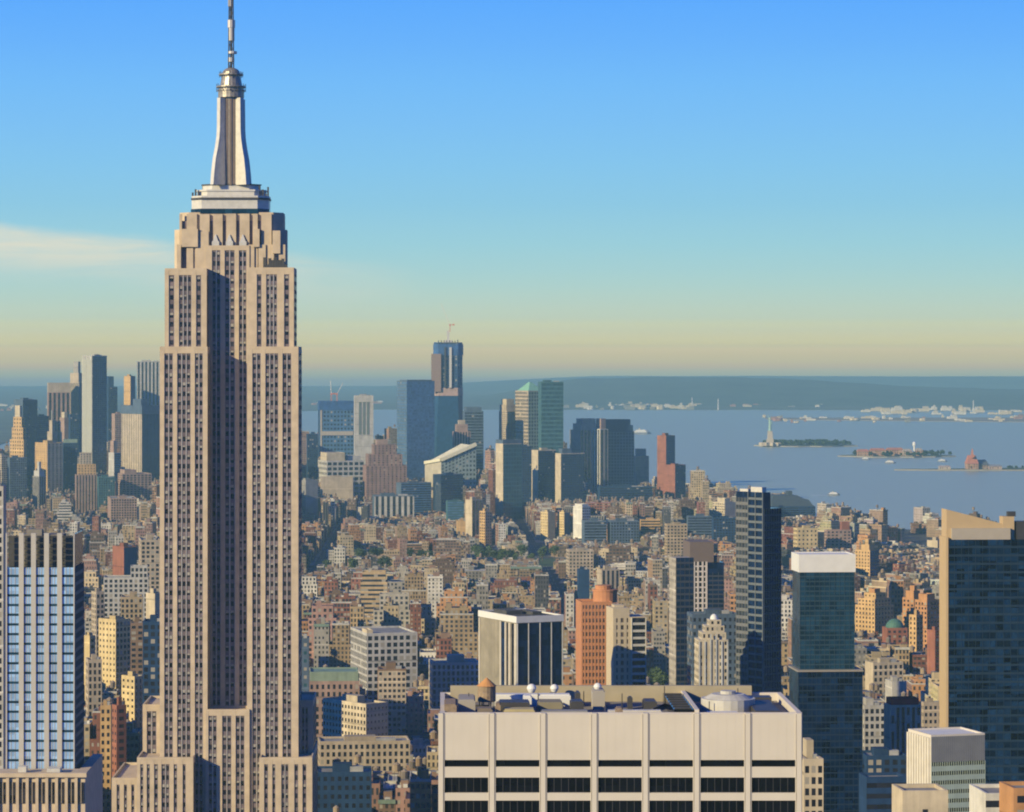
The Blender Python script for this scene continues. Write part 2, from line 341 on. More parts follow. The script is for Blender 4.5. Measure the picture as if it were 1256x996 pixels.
# islands in the bay
def blob(cx, cy, rx, ry, n=28, seed=1):
    r = random.Random(seed); k = [r.uniform(0.85, 1.1) for _ in range(n)]
    return [(cx + rx * k[i] * cos(2 * pi * i / n), cy + ry * k[i] * sin(2 * pi * i / n)) for i in range(n)]
LIBY = 9150.0; ELY = 8150.0; CMY = 7150.0
lib = blob(WX(994, LIBY), LIBY + 110, 160, 110, seed=3); ell = blob(WX(1102, ELY), ELY + 70, 158, 105, seed=5)
com = [(WX(1098, CMY), CMY + 6), (WX(1160, CMY), CMY - 14), (WX(1262, CMY), CMY - 20), (WX(1420, CMY), CMY - 30), (WX(1420, CMY), CMY + 120), (WX(1262, CMY), CMY + 120), (WX(1185, CMY), CMY + 60), (WX(1098, CMY), CMY + 14)]
ISL = plain('island_lawn', (0.07, 0.10, 0.05), 0.95, var=0.4, scale=0.02)
STONEW = plain('sea_wall_stone', (0.34, 0.31, 0.27), 0.9, var=0.2, scale=0.05)
for nm, poly in (('statue_island', lib), ('hospital_island', ell), ('terminal_spit', com)):
    mb = MB(); mb.prism(poly, -0.9, 2.2, mi=1, topmi=0); struct(mb.build(nm, [ISL, STONEW]))

# ------------------------------------------------------------------ trees
LEAF = plain('foliage', (0.080, 0.12, 0.045), 0.9, var=0.45, scale=0.25)
LEAFD = plain('foliage_dark', (0.035, 0.06, 0.025), 0.9, var=0.45, scale=0.25)
BARK = plain('bark', (0.12, 0.09, 0.06), 0.9)
def crown_mesh(name, r, h, n, seed, mat):
    rr = random.Random(seed); V = []; Fc = []
    lobes = [(rr.uniform(-.45, .45) * r, rr.uniform(-.45, .45) * r, h * rr.uniform(.45, .85), r * rr.uniform(.4, .62)) for _ in range(7)]
    for i in range(n):
        lx, ly, lz, lr = rr.choice(lobes); a = rr.uniform(0, 2 * pi); z = rr.uniform(-1, 1); q = lr * rr.uniform(.65, 1.05); s = sqrt(1 - z * z)
        p = Vector((lx + q * s * cos(a), ly + q * s * sin(a), lz + q * z * .85)); d = rr.uniform(.35, .8) * r / 6
        u = Vector((rr.gauss(0, 1), rr.gauss(0, 1), rr.gauss(0, .6))).normalized(); v = u.cross(Vector((rr.gauss(0, 1), rr.gauss(0, 1), rr.gauss(0, 1)))).normalized()
        k = len(V); V += [p - u * d - v * d * .6, p + u * d - v * d * .6, p + u * d + v * d * .6, p - u * d + v * d * .6]; Fc.append((k, k + 1, k + 2, k + 3))
    me = bpy.data.meshes.new(name); me.from_pydata([tuple(v) for v in V], [], Fc); me.materials.append(mat); return me
CR = [crown_mesh('crown', 6.5, 15, 520, s, LEAF if s % 2 else LEAFD) for s in (1, 2, 3)]
mb = MB(); mb.cyl(0, 0, .45, 0, 6, 8, r2=.28)
for a in range(5): mb.beam((0, 0, 4.5), (3 * cos(a * 1.26), 3 * sin(a * 1.26), 10), .22)
TR = mb.build('trunk', BARK); COL.objects.unlink(TR); TRM = TR.data; bpy.data.objects.remove(TR)
def tree(x, y, s, label, group, z=0.2):
    o = thing('street_tree', label, 'tree', (x, y, z), group); o.scale = (s, s, s); o.rotation_euler.z = rnd.uniform(0, 6)
    for nm, me in (('crown', rnd.choice(CR)), ('trunk', TRM)):
        c = bpy.data.objects.new(nm, me); COL.objects.link(c); c.parent = o
PARKS = [(VX + 98, 3850, 75, 75, 15, 'square park past the brick blocks'), (VX - 60, 3880, 60, 45, 7, 'small park near the campus blocks'), (VX - 100, 3650, 45, 30, 5, 'pocket park among lofts'),
         (VX + 300, 2330, 26, 26, 5, 'yard beside the terraced roofs')]
park_boxes = []; PARKVIEW = []
for px, Y, rx, ry, n, lab in PARKS:
    cx = WX(px, Y); park_boxes.append((cx - rx, cx + rx, Y - ry, Y + ry))
    PARKVIEW.append((VX + F * (cx - rx * .8) / Y, VX + F * (cx + rx * .8) / Y, Y - ry))
    mb = MB(); mb.box(cx - rx, cx + rx, Y - ry, Y + ry, 0.05, 0.19); struct(mb.build('park_lawn', GRASSM))
    for _ in range(n): tree(cx + rnd.uniform(-.9, .9) * rx, Y + rnd.uniform(-.9, .9) * ry, rnd.uniform(.9, 1.5), 'leafy green tree in the ' + lab, 'trees of the ' + lab)
def woods(name, label, poly, n, h, seed, z0=2.2):
    rr = random.Random(seed); xs = [p[0] for p in poly]; ys = [p[1] for p in poly]; mb = MB()
    V = []; Fc = []
    while n > 0:
        x, y = rr.uniform(min(xs), max(xs)), rr.uniform(min(ys), max(ys))
        if not inside(poly, x, y): continue
        n -= 1; H = h * rr.uniform(.6, 1.1); r = H * .42
        for _ in range(26):
            a = rr.uniform(0, 2 * pi); zz = rr.uniform(-.6, 1); q = r * rr.uniform(.6, 1); s = sqrt(1 - zz * zz)
            p = Vector((x + q * s * cos(a), y + q * s * sin(a), z0 + H * .55 + q * zz)); d = r * .42
            u = Vector((rr.gauss(0, 1), rr.gauss(0, 1), rr.gauss(0, .6))).normalized(); v = u.cross(Vector((rr.gauss(0, 1), rr.gauss(0, 1), rr.gauss(0, 1)))).normalized()
            k = len(V); V += [p - u * d - v * d, p + u * d - v * d, p + u * d + v * d, p - u * d + v * d]; Fc.append((k, k + 1, k + 2, k + 3))
    me = bpy.data.meshes.new(name); me.from_pydata([tuple(v) for v in V], [], Fc); me.materials.append(LEAFD)
    o = bpy.data.objects.new(name, me); COL.objects.link(o); tag(o, label, 'woods', kind='stuff')
woods('island_trees', 'dark tree cover along the statue island', scl(lib, .88), 150, 16, 4)
woods('shore_trees', 'dark trees round the buildings of the long island', scl(ell, .93), 75, 13, 5)
woods('spit_trees', 'dark trees on the spit by the red gabled terminal', [(WX(1190, CMY), CMY), (WX(1420, CMY), CMY), (WX(1420, CMY), CMY + 100), (WX(1190, CMY), CMY + 50)], 60, 9, 6)

# ------------------------------------------------------------------ landmark bookkeeping
HERO = []      # px0, px1, visible bottom row, distance, footprint, short name (None = no anchor), label centre
def reg(px0, px1, ytop, ybot, Y, foot, short=None): HERO.append(dict(a=px0, b=px1, top=ytop, bot=ybot, Y=Y, foot=foot, short=short))

# ------------------------------------------------------------------ the tall limestone skyscraper
EY = 1240.0
esb = thing('art_deco_skyscraper', 'tallest tower, buff limestone with a metal mast and antenna, stepped setbacks', 'skyscraper', (WX(282.5, EY), 1262, 0))
reg(134, 386, -110, 1010, 1231, [(WX(130, EY), 1228), (WX(388, EY), 1228), (WX(388, EY), 1292), (WX(130, EY), 1292)], 'limestone tower')
FLH = 3.74
def window_column(x0, x1, Yf, z0, z1, ncols, parent, top_red=False):
    """one vertical bay: mauve spandrels, dark windows, steel mullions"""
    mb = MB(); w = x1 - x0; nf = max(1, int((z1 - z0) / FLH)); cw = w / ncols
    mb.box(x0, x1, Yf + .42, Yf + .62, z0, z1, mi=0)
    for k in range(nf):
        zt = z1 - k * FLH - 0.75
        for c in range(ncols):
            a = x0 + c * cw + cw * .2; bb = x0 + (c + 1) * cw - cw * .2
            mb.box(a, bb, Yf + .36, Yf + .43, zt - 1.95, zt, mi=1)
            if rnd.random() < .35: mb.box(a + .04, bb - .04, Yf + .33, Yf + .365, zt - rnd.uniform(.5, 1.3), zt, mi=3)
    for c in range(ncols + 1):
        x = x0 + c * cw; x = min(max(x, x0 + .07), x1 - .07); hw = .19 if 0 < c < ncols else .07; mb.box(x - hw, x + hw, Yf + .22, Yf + .5, z0, z1, mi=2)
    return mb.build('window_column', [SPAND, WINDK, CHROME, plainblind], parent)
plainblind = plain('window_blind', (0.36, 0.33, 0.30), 0.8, var=0.3)
def esb_block(pa, pb, ytop, Yf, Yb, zbot, bays, side=True, head=5.5, mat=LIME):
    """a tier: stone piers stand 0.8 m proud of the bays"""
    x0, x1, z1 = WX(pa, Yf), WX(pb, Yf), HZ(ytop, Yf)
    mb = MB(); d = .8
    mb.box(x0, x1, Yf + d, Yb, zbot, z1)
    hz = z1 - head * Yf / F
    xs = [x0]
    for a, b_, n_ in bays: xs += [WX(a, Yf), WX(b_, Yf)]
    xs.append(x1)
    for i in range(0, len(xs), 2): mb.box(xs[i], xs[i + 1], Yf, Yf + d - .002, zbot, z1 - .01, top=True)
    for i in range(1, len(xs) - 1, 2): mb.box(xs[i], xs[i + 1], Yf + .05, Yf + d - .002, hz, z1 - .02)
    # parapet
    mb.parapet([(x0 + .02, Yf + .02), (x1 - .02, Yf + .02), (x1 - .02, Yb - .02), (x0 + .02, Yb - .02)], z1 + .002, z1 + 1.0, .6)
    mb.build('wall', mat, esb)
    for a, b_, n_ in bays: window_column(WX(a, Yf) + .02, WX(b_, Yf) - .02, Yf, zbot, hz, n_, esb)
    if side:
        k = max(1, int((Yb - Yf) / 8)); L = (Yb - Yf) / k
        for i in range(k):
            y0 = Yf + L * i + L * .28; y1 = Yf + L * (i + 1) - L * .28
            for xx, sg in ((x1, 1), (x0, -1)):
                mb = MB(); mb.box(min(xx, xx + .12 * sg), max(xx, xx + .12 * sg), y0, y1, zbot, hz, col=(.16, .13, .13), win=(.6, .55, .2), gl=(.02, .02, .025), bay=2.0, flr=FLH); mb.build('side_window_column', FAC, esb)
ZB = 0.0
LW = [(201.5, 212.3, 2), (217.3, 234, 3), (239, 249, 2)]; RW = [(309.5, 320, 2), (325.5, 341.5, 3), (346.5, 357.5, 2)]
LWu = [(207, 214, 1), (219.5, 235, 3), (240.5, 247, 1)]; RWu = [(315, 321, 1), (326.5, 340, 3), (348.5, 355, 1)]
esb_block(196, 254.5, 428, 1240, 1272, ZB, LW); esb_block(303, 366, 428, 1240, 1270, ZB, RW)
z428 = HZ(428, 1240)
esb_block(202, 253.5, 332, 1245.6, 1276, z428 - 1, LWu); esb_block(303.5, 360.5, 331, 1245.6, 1270, z428 - 1, RWu)
# central shaft in the recess
esb_block(252, 306, 304, 1252.5, 1262, HZ(876, 1240) - 4, [(260, 270.5, 2), (275.5, 288, 2), (293, 302.5, 2)], side=False, head=3)
# crown of the shaft: grooved block with corner buttresses and three winged finials
mb = MB(); Yc = 1253.5
zc0, zc1 = HZ(334, Yc), HZ(262, Yc)
ch = 4.0
def octo(xa, xb, ya, yb, c): return [(xa + c, ya), (xb - c, ya), (xb, ya + c), (xb, yb - c), (xb - c, yb), (xa + c, yb), (xa, yb - c), (xa, ya + c)]
mb.prism(octo(WX(219, Yc), WX(347, Yc), Yc + 1.2, 1276, ch), zc0, zc1 - .3)
mb.prism(octo(WX(213, Yc + 3), WX(351, Yc + 3), Yc + 3, 1273, ch), zc0, HZ(281, Yc))
for a, b_, yt in ((220, 223, 262), (229, 241.5, 262), (245, 257, 262), (261.5, 273, 262), (277.5, 289.5, 262), (294, 306, 262), (310, 316, 262), (320.5, 333, 262)):
    mb.box(WX(a, Yc), WX(b_, Yc), Yc, Yc + 1.4, zc0, HZ(yt, Yc) - rnd.uniform(0, .25))
for a, b_, y0_, y1_ in ((223, 243, 281, 303), (311, 318.5, 281, 303), (334.5, 344, 283, 311)):
    mb.box(WX(a, Yc), WX(b_, Yc), Yc - 1.5, Yc + .6, HZ(y1_, Yc), HZ(y0_, Yc), bottom=True)
for a, b_ in ((217, 222), (229, 237), (240, 256), (305, 312), (317, 326), (331, 336), (342, 350)):
    mb.box(WX(a, Yc), WX(b_, Yc), Yc - .6, Yc + 1.4, zc0, HZ(300 if a != 240 else 284, Yc))
mb.parapet(octo(WX(219, Yc) + .1, WX(347, Yc) - .1, Yc + 1.3, 1275.9, ch), zc1 - .3, zc1 + .6, .5)
mb.build('crown_wall', LIME, esb)
for a, b_ in ((223, 229), (257.2, 261.3), (273.2, 277.3), (289.7, 293.8), (306.2, 309.8), (316.5, 320.3), (326, 330)):
    mb = MB(); mb.box(WX(a, Yc), WX(b_, Yc), Yc + 1.05, Yc + 1.3, zc0, zc1 - 3); mb.build('crown_window_slot', SPAND, esb)
for a in (264.5, 281.5, 298):
    xc_, z0_ = WX(a, Yc), HZ(303, Yc); mb = MB(); w_ = 1.5
    mb.prism([(xc_ - w_, Yc - .9), (xc_ + w_, Yc - .9), (xc_ + w_, Yc + .2), (xc_ - w_, Yc + .2)], z0_, z0_ + 2.4, bottom=True)
    mb.prism([(xc_ - w_ * .75, Yc - .9), (xc_ + w_ * .75, Yc - .9), (xc_ + w_ * .75, Yc + .2), (xc_ - w_ * .75, Yc + .2)], z0_ + 2.4, z0_ + 5.2, poly2=[(xc_ - .15, Yc - .5), (xc_ + .15, Yc - .5), (xc_ + .15, Yc + .1), (xc_ - .15, Yc + .1)])
    mb.build('finial', ALU, esb)
# observation terrace tiers
for pa, pb, y0_, y1_, mat_, d_ in ((233, 329.5, 262, 256, TEALG, 0), (234, 329, 256, 244.5, ALU, 0.2), (233, 330, 244.5, 242.3, ALUD, -.4), (234, 329.5, 242.3, 240, ALU, -.4), (241, 325, 240, 234, ALU, 3), (240, 326, 234, 232, ALU, 2.6), (247, 319, 232, 226, ALU, 6), (246, 320, 226, 224.6, ALUD, 5.6)):
    Ya = 1254.5 + d_; mb = MB(); mb.prism(octo(WX(pa, Ya), WX(pb, Ya), Ya, 1275 - d_, 4.5), HZ(y0_, 1255) - .02, HZ(y1_, 1255)); mb.build('terrace_tier', mat_, esb)
# low equipment on the terraces
mb = MB()
for px_ in (236, 239.5, 243, 250, 315, 318, 322, 326, 328.5):
    h_ = rnd.uniform(1.5, 4.5); X_ = WX(px_, 1258); b0 = HZ(240 if 240 < px_ < 325 else 241.5, 1255)
    mb.box(X_ - .35, X_ + .35, 1259.5, 1260.3, b0 - 1.5, b0 + h_)
mb.build('terrace_antennas', ALUD, esb)
mb = MB()
for k in range(9):
    X_ = WX(325 + k * 3.2, 1252); hh = rnd.uniform(1, 4.2); mb.box(X_ - .6, X_ + .6, 1249, 1250.5, HZ(331, 1246), HZ(331, 1246) + 1.2 + hh)
mb.build('roof_equipment', ALUD, esb)
MIDM = plain('weathered_nickel', (.36, .32, .27), .4, .45, var=.3, scale=.8)
# mast: shaft, four flaring wings, drum, domes
MY = 1264.0; MX = WX(283.5, MY); zm0 = HZ(226, 1255)
mz = lambda py: HZ(py, MY)
mb = MB(); mb.cyl(MX, MY, 3.9, zm0, mz(120), 16); mb.build('mast_shaft', MIDM, esb)
mb = MB()
for k in (-1, 0, 1): mb.box(MX + k * 1.45 - .5, MX + k * 1.45 + .5, MY - 4.2 + abs(k) * .35, MY - 3.2, zm0, mz(122))
mb.build('mast_window', BRONZE, esb)
def wing(ang, name='mast_wing'):
    # an upright fin flaring to the foot in three steps
    prof = [(226, 10.7), (212, 10.2), (196, 9.4), (182, 8.2), (170, 7.4), (160, 7.1), (121, 6.9)]
    mb = MB(); c_, s_ = cos(ang), sin(ang)
    for (ya, ra), (yb_, rb) in zip(prof, prof[1:]):
        def P(r0, r1, hw0): return [(MX + r0 * c_ + hw0 * s_, MY + r0 * s_ - hw0 * c_), (MX + r1 * c_ + hw0 * .8 * s_, MY + r1 * s_ - hw0 * .8 * c_), (MX + r1 * c_ - hw0 * .8 * s_, MY + r1 * s_ + hw0 * .8 * c_), (MX + r0 * c_ - hw0 * s_, MY + r0 * s_ + hw0 * c_)]
        mb.prism(P(1, ra, 1.25), mz(ya) if ya != 226 else zm0, mz(yb_), poly2=P(1, rb, 1.25))
    mb.build(name, ALU, esb)
for q in (45, 135, 225, 315): wing(R(q))
mb = MB()
mb.cyl(MX, MY, 5.5, mz(120), mz(112), 20); mb.cyl(MX, MY, 5.9, mz(112), mz(110.5), 20, bottom=True); mb.cyl(MX, MY, 5.1, mz(110.5), mz(107), 20)
mb.build('observatory_drum', MIDM, esb)
mb = MB(); mb.cyl(MX, MY, 6.3, mz(107.5), mz(106), 20, bottom=True); mb.cyl(MX, MY, 4.7, mz(106), mz(95), 18, r2=4.1); mb.build('upper_drum', MIDM, esb)
mb = MB(); mb.cyl(MX, MY, 5.2, mz(92.5), mz(91), 18, bottom=True); mb.cyl(MX, MY, 4.0, mz(95), mz(92.4), 18); mb.dome(MX, MY, 3.9, mz(91), 2.8, 18); mb.build('mast_cap', MIDM, esb)
mb = MB()
for k in range(12):
    a = k * pi / 6; mb.box(MX + 6.1 * cos(a) - .12, MX + 6.1 * cos(a) + .12, MY + 6.1 * sin(a) - .12, MY + 6.1 * sin(a) + .12, mz(113), mz(103)); mb.box(MX + 4.9 * cos(a) - .12, MX + 4.9 * cos(a) + .12, MY + 4.9 * sin(a) - .12, MY + 4.9 * sin(a) + .12, mz(95), mz(88))
mb.build('rim_antennas', ALUD, esb)
mb = MB(); za, zb_ = mz(86), 443.0
for sx_, sy_ in ((-1, -1), (1, -1), (1, 1), (-1, 1)):
    mb.beam((MX + 1.05 * sx_, MY + 1.05 * sy_, za), (MX + .75 * sx_, MY + .75 * sy_, za + 38), .28); mb.beam((MX + .55 * sx_, MY + .55 * sy_, za + 38), (MX + .2 * sx_, MY + .2 * sy_, zb_), .22)
n_ = 26
for k in range(n_):
    z0_, z1_ = za + k * 1.5, za + (k + 1) * 1.5; r_ = 1.05 - .3 * k / n_; sg = 1 if k % 2 else -1
    for d_ in (-r_, r_): mb.beam((MX - sg * r_, MY + d_, z0_), (MX + sg * r_, MY + d_, z1_), .16); mb.beam((MX + d_, MY - sg * r_, z0_), (MX + d_, MY + sg * r_, z1_), .16)
mb.cyl(MX, MY, .5, za, zb_, 8); mb.build('antenna_lattice', ALUD, esb)
for z_, h_, w_, o_ in ((mz(50), 6.0, 1.35, .1), (mz(34), 3.2, 1.6, .1), (mz(66), 1.0, 1.9, .6), (mz(8), 9.0, 1.0, -.3), (mz(76), 1.8, 1.4, 0)):
    mb = MB(); mb.cyl(MX + o_, MY, w_, z_, z_ + h_, 10, bottom=True); mb.build('antenna_panel', CHROME, esb)
# lower tiers
esb_block(168, 237, 932, 1231, 1285, ZB, [(172, 176, 1), (180, 184, 1), (189, 194, 1), (198, 208, 2), (213, 217.5, 1), (224, 228, 1)])
esb_block(318, 383, 932, 1231, 1285, ZB, [(324, 329, 1), (334, 338, 1), (345, 354, 2), (361, 366, 1), (371, 376, 1)])
esb_block(252, 306, 873, 1239.2, 1252.4, ZB, [(255.5, 266, 2), (272.5, 284, 2), (289, 300, 2)], side=False, head=5)
esb_block(175, 197, 867, 1251, 1284, ZB, [(180, 192, 2)])
esb_block(362, 384, 862, 1251, 1284, ZB, [(370, 378, 2)])
esb_block(137, 169, 957, 1236, 1284, ZB, [(143, 147, 1), (152, 156, 1), (161, 165, 1)])

# ------------------------------------------------------------------ the white slab tower in front
GY, GB = 560.0, 596.0
gx0, gx1 = WX(540, GY), WX(984.5, GY); gz = HZ(875, GY)
gr = thing('white_slab_tower', 'broad white stone slab tower in front with wide black window bands', 'office tower', ((gx0 + gx1) / 2, 578, 0))
reg(538, 986, 846, 1010, GY, [(gx0, GY - 1), (gx1, GY - 1), (gx1, GB + 1), (gx0, GB + 1)], 'white slab tower')
STN = plain('white_travertine', (0.68, 0.615, 0.53), 0.75, var=0.04, scale=0.2)
pc = [540.6, 603.4, 666.2, 729, 791.8, 854.6, 917.4, 980.2]; px2m = GY / F; fl = 28.0 * px2m
mb = MB()
mb.box(gx0, gx1, GY + .9, GB, 0, gz - 7.9)
zt = gz - 8.9
nfl = int((zt - 20) / fl)
mb.box(gx0 + .01, gx1 - .01, GY + .25, GY + 1.0, gz - 8.75, gz - 1.15 + 1.0, bottom=True)
for i, p_ in enumerate(pc):
    X_ = WX(p_, GY); mb.box(X_ - .45, X_ + .45, GY, GY + 1.0, 0, gz + .0)
    for s_ in (-.62, .62):
        if i not in (0, 7) or s_ * (1 if i == 0 else -1) > 0: mb.box(X_ + s_ - .07, X_ + s_ + .07, GY + .12, GY + .3, 0, gz - .15)
for i in range(7):
    a, b_ = WX(pc[i], GY) + .7, WX(pc[i + 1], GY) - .7
    # fine joint lines of the blank panels are real grooves between five slabs
    for k in range(5):
        w_ = (b_ - a) / 5; mb.box(a + k * w_ + .005, a + (k + 1) * w_ - .005, GY + .225, GY + .26, gz - 8.7, gz - .3, bottom=True)
    mb.box(a - .1, b_ + .1, GY + .18, GY + .95, gz - 12.0, gz - 10.0, bottom=True)
    for f_ in range(nfl):
        z_ = gz - 14.85 - f_ * fl; mb.box(a - .1, b_ + .1, GY + .18, GY + .95, z_ - 1.45, z_, bottom=True)
mb.build('wall', STN, gr)
cnt = 0; far_w = MB()
for f_ in range(nfl + 1):
    for i in range(7):
        a, b_ = WX(pc[i], GY) + .7, WX(pc[i + 1], GY) - .7
        zt_, zb_ = (gz - 8.75, gz - 10.0) if f_ == 0 else (gz - 12.0 - (f_ - 1) * fl - (0 if f_ == 1 else 0), gz - 12.0 - (f_ - 1) * fl - (fl - 1.45))
        tgt = MB() if cnt < 91 else far_w
        tgt.box(a - .08, b_ + .08, GY + .62, GY + .9, zb_, zt_, mi=0)
        if f_ > 0:
            for k in range(1, 6): X_ = a + (b_ - a) * k / 6; tgt.box(X_ - .05, X_ + .05, GY + .55, GY + .63, zb_, zt_, mi=1)
        if tgt is not far_w: tgt.build('window', [BLACKG, ALUD], gr)
        cnt += 1
o = far_w.build('lower_windows', [BLACKG, ALUD], gr)
if o: o['kind'] = 'stuff'
rz = gz - 1.6
mb = MB(); mb.box(gx0 + .5, gx1 - .5, GY + 1, GB - .5, gz - 7.9 + .002, rz); mb.build('roof', ROOFG, gr)
mb = MB(); mb.parapet([(gx0, GY + 1.002), (gx1, GY + 1.002), (gx1, GB), (gx0, GB)], gz - 7.9, gz, .9); mb.build('parapet', STN, gr)
mb = MB(); mb.box(gx0 + 2, gx1 - 6, GB - 2.2, GB - .95, rz, gz + 1.5); mb.build('rear_screen_wall', plain('tan_screen', (.42, .36, .25), .9), gr)
def gpx(px, dy): return WX(px, GY + dy)
mb = MB(); X_ = gpx(597, 20)
mb.cyl(X_, GY + 20, 1.75, rz + 1.6, rz + 4.6, 16, mi=0, bottom=True); mb.cyl(X_, GY + 20, 1.95, rz + 4.6, rz + 6.2, 16, r2=.05, mi=1)
for a in range(6): mb.box(X_ + 1.4 * cos(a) - .1, X_ + 1.4 * cos(a) + .1, GY + 20 + 1.4 * sin(a) - .1, GY + 20 + 1.4 * sin(a) + .1, rz, rz + 1.7)
mb.build('water_tank', [TANKW, TANKC], gr)
for px_, dy, r_, zz in ((652, 30, .95, 2.2), (680, 31, .85, 2.2), (733, 23, .8, 3.4)):
    mb = MB(); X_ = gpx(px_, dy); mb.cyl(X_, GY + dy, .35, rz, rz + zz, 8, mi=1); mb.dome(X_, GY + dy, r_, rz + zz + r_ * .8, r_, 14, mi=0); mb.cyl(X_, GY + dy, r_ * .6, rz + zz, rz + zz + r_ * .82, 14, r2=r_, mi=0, bottom=True); mb.build('white_radome', [WHITEP, ALUD], gr)
for i, (px_, pb_, d0, d1, h_, mt_) in enumerate(((545, 560, 4, 14, 2.6, TANKW), (562, 583, 8, 18, 3.0, STONEW), (608, 614, 6, 10, 2.5, TANKW), (618, 656, 5, 9, 1.5, plain('yellow_duct', (.5, .42, .22), .8)), (612, 650, 12, 18, 2.0, ALUD),
                                              (664, 722, 4, 7, 1.3, plain('weathered_duct', (.30, .29, .27), .7)), (664, 722, 7.2, 10, 1.0, ALUD), (586, 604, 3, 7, 1.9, plain('brown_unit', (.20, .16, .12), .8)), (660, 690, 16, 22, 1.6, plain('olive_unit', (.26, .23, .16), .8)), (756, 764, 5, 9, 1.7, TANKW), (790, 806, 20, 26, 1.3, ALUD), (706, 712, 24, 28, 2.6, ALUD), (727, 742, 20, 26, 3.4, STONEW), (605, 700, 26, 29, 2.0, WHITEP), (745, 812, 12, 14, .5, ALU), (770, 776, 20, 22, 2.2, ALUD), (700, 716, 12, 17, 2.2, ALUD), (642, 652, 20, 24, 2.4, WHITEP))):
    mb = MB(); mb.box(gpx(px_, d0), gpx(pb_, d0), GY + d0, GY + d1, rz, rz + h_); mb.box(gpx(px_, d0) + .2, gpx(pb_, d0) - .2, GY + d0 + .2, GY + d1 - .2, rz + h_, rz + h_ + .25); mb.build('rooftop_unit', mt_, gr)
for a, b_, d0, d1 in ((742, 820, 6, 6), (742, 742, 6, 28), (560, 600, 22, 22), (690, 690, 10, 26), (862, 905, 28, 28), (800, 822, 16, 28)):
    mb = MB(); mb.beam((gpx(a, d0), GY + d0, rz + .5), (gpx(b_, d1), GY + d1, rz + .5), .35); mb.build('roof_pipe', ALUD, gr)
for px_, dy in ((575, 14), (660, 26), (716, 28), (763, 18), (815, 24), (870, 12), (948, 16), (905, 24)):
    mb = MB(); mb.cyl(gpx(px_, dy), GY + dy, .09, rz, rz + rnd.uniform(2, 4.2), 6); mb.build('roof_mast', ALUD, gr)
mb = MB(); mb.box(gpx(852, 2), gpx(857, 2), GY + 1.1, GB - 1, rz, gz + .6); mb.build('divider_wall', STN, gr)
mb = MB(); mb.box(gpx(826, 3), gpx(850, 3), GY + 2, GY + 30, rz + .01, gz + .5, mi=0)  # raised black box stands for the darkness inside an open roof pit
for k in range(7): mb.box(gpx(826, 3) + .2, gpx(850, 3) - .2, GY + 3 + 4 * k, GY + 3.3 + 4 * k, gz + .51, gz + .75, mi=1)
mb.build('louvred_pit_shade', [BLACKG, ALUD], gr)
mb = MB(); mb.cyl(gpx(893, 17), GY + 17, 5.2, rz, rz + 2.6, 24); mb.cyl(gpx(893, 17), GY + 17, 4.6, rz + 2.6, rz + 3.4, 24, r2=3.2); mb.cyl(gpx(893, 17), GY + 17, 1.5, rz + 3.4, rz + 4.0, 16); mb.build('cooling_tower_drum', plain('drum_grey', (.52, .50, .46), .7, var=.2), gr)
mb = MB(); mb.box(gpx(868, 6), gpx(905, 6), GY + 4, GY + 9, rz, rz + 1.0); mb.box(gpx(926, 6), gpx(956, 6), GY + 5, GY + 24, rz, rz + 1.5, mi=1); mb.box(gpx(908, 20), gpx(950, 20), GY + 25, GY + 29, rz, rz + 1.8, mi=1); mb.build('plant_room_and_pit_shade', [WHITEP, ALUD], gr)  # the dark boxes stand for the shade of an open pit

# ------------------------------------------------------------------ generic towers placed by their corner rows
def foot3(xl, xc, xr, Y, rot, depth=None):
    """A far-left, B near corner, C right; returns ccw polygon B, C, D, A; side 0 = right face, side 3 = left face"""
    B = (WX(xc, Y), Y); th = R(rot); kl, kr = (xl - VX) / F, (xr - VX) / F; c_, s_ = cos(th), sin(th)
    Wd = (kr * Y - B[0]) / (c_ - kr * s_)
    L = depth if depth else (B[0] - kl * Y) / (kl * c_ + s_)
    A = (B[0] - L * s_, B[1] + L * c_); C = (B[0] + Wd * c_, B[1] + Wd * s_); D = (C[0] + A[0] - B[0], C[1] + A[1] - B[1])
    return [B, C, D, A]
def lerp(p, q, t): return (p[0] + (q[0] - p[0]) * t, p[1] + (q[1] - p[1]) * t)
def sub(poly, u0, u1, v0, v1):
    B, C, D, A = poly; P = lambda u, v: (B[0] + (C[0] - B[0]) * u + (A[0] - B[0]) * v, B[1] + (C[1] - B[1]) * u + (A[1] - B[1]) * v)
    return [P(u0, v0), P(u1, v0), P(u1, v1), P(u0, v1)]
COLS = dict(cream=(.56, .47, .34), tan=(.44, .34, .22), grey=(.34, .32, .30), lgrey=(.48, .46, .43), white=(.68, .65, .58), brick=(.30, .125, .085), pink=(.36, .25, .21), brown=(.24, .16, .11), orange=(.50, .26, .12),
            yellow=(.62, .48, .26), dark=(.06, .065, .08), navy=(.022, .055, .13), slate=(.095, .135, .20), teal=(.06, .14, .17), blue=(.08, .17, .32), gold=(.58, .38, .18), buff=(.46, .38, .29), green=(.25, .32, .25))  # navy and slate also hold the blue shade of unlit blocks
GL = dict(d=(.02, .022, .03), n=(.015, .03, .06), t=(.03, .08, .10), b=(.08, .17, .32))
def W_(wx, wy, bl, col=None, gl='d', bay=3.6, flr=3.8):
    d = dict(win=(wx, wy, bl), gl=GL[gl], bay=bay, flr=flr)
    if col: d['col'] = COLS[col]
    return d
STY = dict(punched=(.5, .5, .25), strip=(1.0, .45, .1), vert=(.5, 1.0, .05), glass=(.88, .85, .05), none=(0, 0, 0), dense=(.6, .6, .3))
